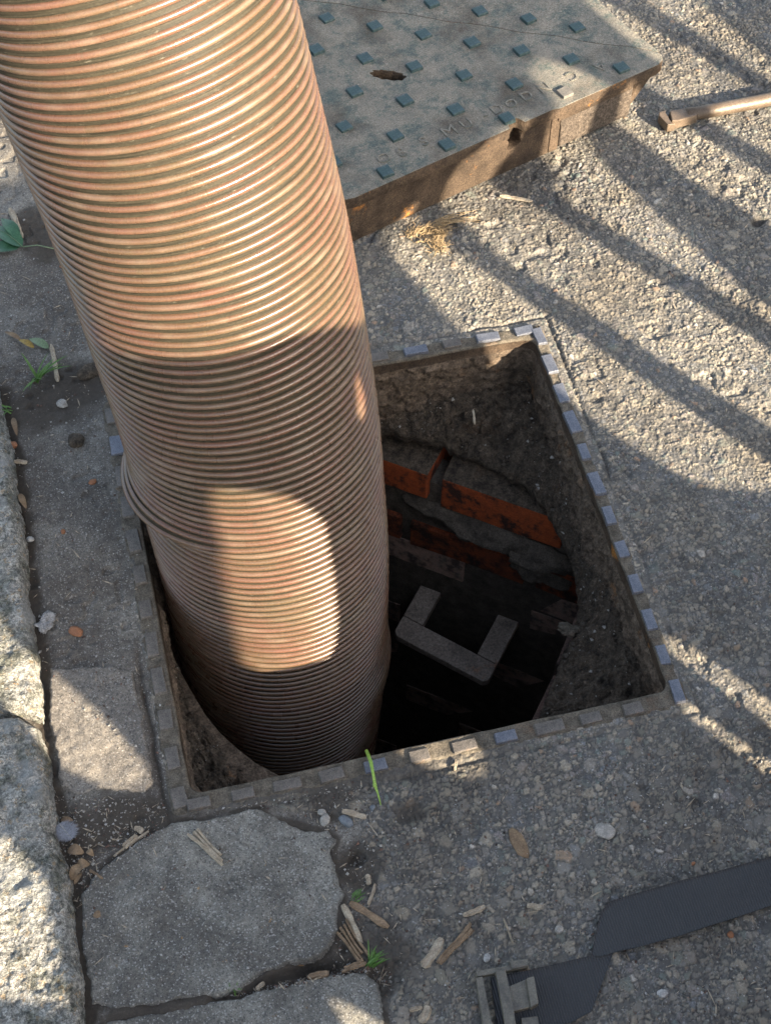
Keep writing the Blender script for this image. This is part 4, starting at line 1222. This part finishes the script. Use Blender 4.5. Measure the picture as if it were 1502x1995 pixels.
def straw_clump():
    """matted dead roots and straw against the foot of the cover"""
    bm = bmesh.new(); c0 = surf(848, 460)

    def fibre(a, b, r, sag=.004, n=6):
        pts = []
        for k in range(n + 1):
            f = k / n; pts.append(a + (b - a) * f + Vector((rng.gauss(0, .0015), rng.gauss(0, .0015), abs(math.sin(f * 3.1)) * sag)) - c0)
        tube(bm, pts, [r * (1.1 - f_ / (n + .5)) for f_ in range(n + 1)], 4, False)
    for k in range(190):
        px = rng.gauss(858, 9); py = rng.uniform(448, 498)
        a = surf(px, py, rng.uniform(.001, .012)); an = rng.uniform(0, math.tau); l = rng.uniform(.006, .018)
        fibre(a, a + Vector((math.cos(an) * l, math.sin(an) * l, rng.uniform(-.004, .004))), .0005, .004, 4)
    for k in range(120):
        px = rng.uniform(790, 868); py = 463 - (px - 790) * .22 + rng.gauss(0, 6)
        a = surf(px, py, rng.uniform(.001, .010)); an = rng.gauss(.5, .6); l = rng.uniform(.01, .03)
        fibre(a, a + Vector((math.cos(an) * l, math.sin(an) * l, rng.uniform(-.003, .004))), .0005, .003, 4)
    for k in range(26):
        fibre(surf(rng.uniform(838, 860), rng.uniform(434, 450), .006), surf(rng.uniform(880, 935), rng.uniform(415, 442), .007), rng.uniform(.0006, .0012), .005, 6)
    fibre(surf(797, 466, .004), surf(850, 440, .006), .0012, .004); fibre(surf(812, 474, .004), surf(846, 470, .006), .0020, .003); fibre(surf(850, 444, .01), surf(936, 436, .004), .0012, .006)
    o = bm_obj('straw_clump', bm, M['straw'], None, True); o.location = c0
    tag(o, 'matted clump of dead straw and roots at the foot of the cover', 'straw clump')


straw_clump()


def scatter():
    """loose grit and fine plant litter: uncountable"""
    V = []; F = []; mi = []
    base = np.array([[1, 0, 0], [-1, 0, 0], [0, 1, 0], [0, -1, 0], [0, 0, 1], [0, 0, -1]], float)
    tri = [(0, 2, 4), (2, 1, 4), (1, 3, 4), (3, 0, 4), (2, 0, 5), (1, 2, 5), (3, 1, 5), (0, 3, 5)]
    r = np.random.RandomState(5)
    def pts(n, fn):
        out = []
        while len(out) < n:
            q = fn(r.rand(4 * n), r.rand(4 * n)); out += list(zip(*q))
        return out[:n]
    areas = [(900, [(0, 300), (200, 700), (230, 780), (345, 1590), (80, 1300), (40, 1000), (0, 760)]), (700, [(105, 1545), (330, 1560), (320, 1620), (200, 1700), (150, 1790), (115, 1640)]),
             (500, [(360, 1590), (700, 1520), (740, 1600), (700, 1900), (640, 1890), (680, 1750), (660, 1630), (520, 1575)]), (450, [(440, 1940), (640, 1880), (760, 1880), (770, 1930), (720, 1895), (560, 1925)]),
             (1600, [(700, 1600), (1502, 1400), (1502, 1995), (760, 1995)]), (700, [(700, 450), (1100, 350), (1502, 400), (1502, 1300), (1340, 1250), (1060, 620), (720, 640)]), (260, [(120, 1600), (330, 1600), (660, 1640), (640, 1860), (200, 1940)])]
    for n, poly in areas:
        P_ = np.array(poly, float); lo, hi = P_.min(0), P_.max(0)
        c = lo + (hi - lo) * r.rand(n * 5, 2); c = c[pdist(c[:, 0], c[:, 1], poly) > 0][:n]
        W_ = np.array([G(x, y)[:2] for x, y in c])
        z = ground(W_[:, 0], W_[:, 1])[0]
        for poly2, zt in ((SLAB_A, .0055), (SLAB_B, .005), (PATCH, .0045)):
            z = np.where(pdist(W_[:, 0], W_[:, 1], poly2) > .004, np.maximum(z, zt), z)
        for (x, y), zz in zip(W_, z):
            s = .0007 + .0016 * r.rand() ** 3; a = r.rand() * 6.28
            if r.rand() < .16: sc = np.array([s * r.uniform(2, 5), s * .45, s * .4]); k = 3
            else: sc = s * np.array([1, r.uniform(.6, 1), r.uniform(.5, .9)]); k = r.choice([0, 0, 0, 1, 1, 2])
            p = base * sc * (1 + .3 * r.randn(6, 1)); ca, sa = math.cos(a), math.sin(a)
            p = np.c_[p[:, 0] * ca - p[:, 1] * sa, p[:, 0] * sa + p[:, 1] * ca, p[:, 2]] + [x, y, zz + s * .4]
            b = len(V) * 6; V.append(p); F += [(b + i, b + j, b + k_) for i, j, k_ in tri]; mi += [k] * 8
    o = np_mesh('loose_grit', np.vstack(V), np.array(F), None, None, False, None, [M['pebble'], M['brickdark'], M['white'], M['chip']], mi)
    tag(o, kind='stuff')
    # crumbs lying on the mucky mortar bed
    mv = np.empty(len(mb.data.vertices) * 3, np.float32); mb.data.vertices.foreach_get('co', mv); mv = mv.reshape(-1, 3)[:900 * 88]
    V = []; F = []; mi = []
    for i in r.choice(len(mv), 9000, replace=False):
        s_ = .0008 + .0034 * r.rand() ** 3; p = base * s_ * np.array([1, r.uniform(.5, 1), r.uniform(.4, .8)]) * (1 + .3 * r.randn(6, 1)); a = r.rand() * 6.28
        if r.rand() < .12: p = p * np.array([3.5, .3, .4]) * .7
        ca, sa = math.cos(a), math.sin(a); p = np.c_[p[:, 0] * ca - p[:, 1] * sa, p[:, 0] * sa + p[:, 1] * ca, p[:, 2]] + mv[i] + [0, 0, s_ * .3]
        b = len(V) * 6; V.append(p); F += [(b + q, b + w_, b + e_) for q, w_, e_ in tri]; mi += [r.choice([0, 0, 0, 0, 0, 1, 1, 1, 1, 1, 1, 2, 3, 3, 3, 3])] * 8
    o = np_mesh('muck_crumbs', np.vstack(V), np.array(F), None, None, False, None, [M['muck'], M['mortar'], M['pebble'], M['wallmuck']], mi)
    tag(o, kind='stuff')
    # black crumbs and rootlets on the corner flange
    bm = bmesh.new()
    for k in range(420):
        f = rng.random(); x = .03 + .13 * rng.random(); y = .035 + .2 * rng.random()
        if (x - .34) ** 2 + (y - .38) ** 2 < .385 ** 2: continue
        s = rng.uniform(.002, .007)
        mt = Matrix.Translation((x, y, -.122 + s * .3)) @ Matrix.Rotation(rng.uniform(0, 6), 4, (rng.random(), rng.random(), 1)) @ Matrix.Diagonal((s, s * .8, s * .6, 1))
        bmesh.ops.create_icosphere(bm, subdivisions=1, radius=1, matrix=mt)
    for v in bm.verts: v.co += Vector((rng.gauss(0, .0005), rng.gauss(0, .0005), rng.gauss(0, .0005)))
    tag(bm_obj('soil_crumbs', bm, M['muck']), kind='stuff')


scatter()

# bits inside the hole
wood('wood_chip', (921, 800), (925, 828), .003, 'pale upright sliver stuck in the black mortar under the far rim', cat='wood chip')


# ------------------------------------------------------------------ unseen guessed barrier, its slots cut to the lit patches to shape the shade
def barrier():
    a = np.array([math.cos(SUN_AZ), math.sin(SUN_AZ)]); n = np.array([-a[1], a[0]]); D = 1.35
    root = tag(empty('shadow_barrier', (a[0] * D, a[1] * D, 0)), 'unseen dull red barrier added on the tarmac, its slots cut to shape the striped shade', 'barrier')
    root.matrix_world = Matrix(((n[0], 0, a[0], a[0] * D), (n[1], 0, a[1], a[1] * D), (0, 1, 0, 0), (0, 0, 0, 1)))
    outl = [(-.75, .02), (1.95, .02), (1.95, 1.06), (.95, 1.06), (.80, 1.02), (.60, .985), (.52, 1.01), (.485, 1.035), (.42, 1.09), (.357, 1.122), (.297, 1.134), (.23, 1.155), (-.75, 1.17)]
    holes = [[(.24, .52), (.262, .478), (.285, .458), (.305, .455), (.325, .462), (.345, .50), (.352, .56), (.356, .68), (.356, .79), (.343, .83), (.319, .88), (.30, .90), (.275, .92), (.253, .935), (.248, .90), (.247, .86), (.240, .695)],
             [(.436, .93), (.445, .99), (.456, .985), (.464, .93), (.456, .90), (.445, .90)],
             [(.604, .25), (.637, .25), (.637, .40), (.635, .43), (.619, .442), (.605, .434)],
             [(.543, .25), (.565, .25), (.564, .38), (.563, .41), (.552, .414), (.544, .40)],
             [(-.056, .633), (-.035, .60), (-.013, .588), (.008, .584), (.025, .596), (.033, .64), (.032, .685), (.024, .722), (.045, .755), (.065, .78), (.04, .80), (-.08, .75), (-.055, .713), (-.045, .70)],
             [(-.167, .657), (-.162, .635), (-.168, .605), (-.21, .575), (-.253, .552), (-.294, .571), (-.33, .62), (-.25, .68)],
             [(-.040, .447), (-.028, .438), (-.012, .408), (-.02, .39), (-.05, .40), (-.052, .43)],
             [(.85, .673), (.857, .61), (.852, .57), (.849, .543), (.852, .50), (.858, .482), (.870, .470), (.912, .447), (.962, .44), (.964, .52), (.970, .65), (.976, .72), (.988, .755), (1.005, .785), (.985, .79), (.962, .768), (.935, .766), (.908, .758), (.879, .721)],
             [(1.014, .40), (1.142, .40), (1.146, .515), (1.144, .62), (1.141, .70), (1.128, .73), (1.185, .79), (1.205, .82), (1.205, .842), (1.14, .846), (1.072, .822), (1.05, .79), (1.035, .745), (1.012, .70), (1.013, .55)],
             [(1.188, .40), (1.202, .50), (1.222, .555), (1.235, .579), (1.285, .675), (1.306, .705), (1.325, .715), (1.341, .80), (1.362, .815), (1.350, .852), (1.331, .872), (1.287, .868), (1.268, .84), (1.246, .83), (1.236, .735), (1.222, .715), (1.182, .70), (1.186, .55)],
             [(1.365, .40), (1.452, .40), (1.458, .60), (1.466, .673), (1.455, .72), (1.43, .77), (1.398, .808), (1.388, .79), (1.386, .70), (1.36, .645), (1.363, .57)],
             [(1.500, .40), (1.62, .40), (1.627, .659), (1.642, .798), (1.61, .88), (1.56, .92), (1.51, .90), (1.497, .88), (1.455, .812), (1.475, .77), (1.504, .72), (1.50, .61)],
             [(1.657, .40), (1.70, .40), (1.709, .671), (1.756, .746), (1.77, .80), (1.72, .84), (1.687, .771), (1.657, .656)]]
    curve_solid('shade_panel', outl, holes, -.010, .010, M['barrier'], root, .002)
    for x in (-.5, 1.7):
        bm = bmesh.new(); box(bm, x - .04, x + .04, 0, .05, -.25, .25)
        bm_obj('foot', bm, M['barrier'], root, False, .01, 2)


barrier()
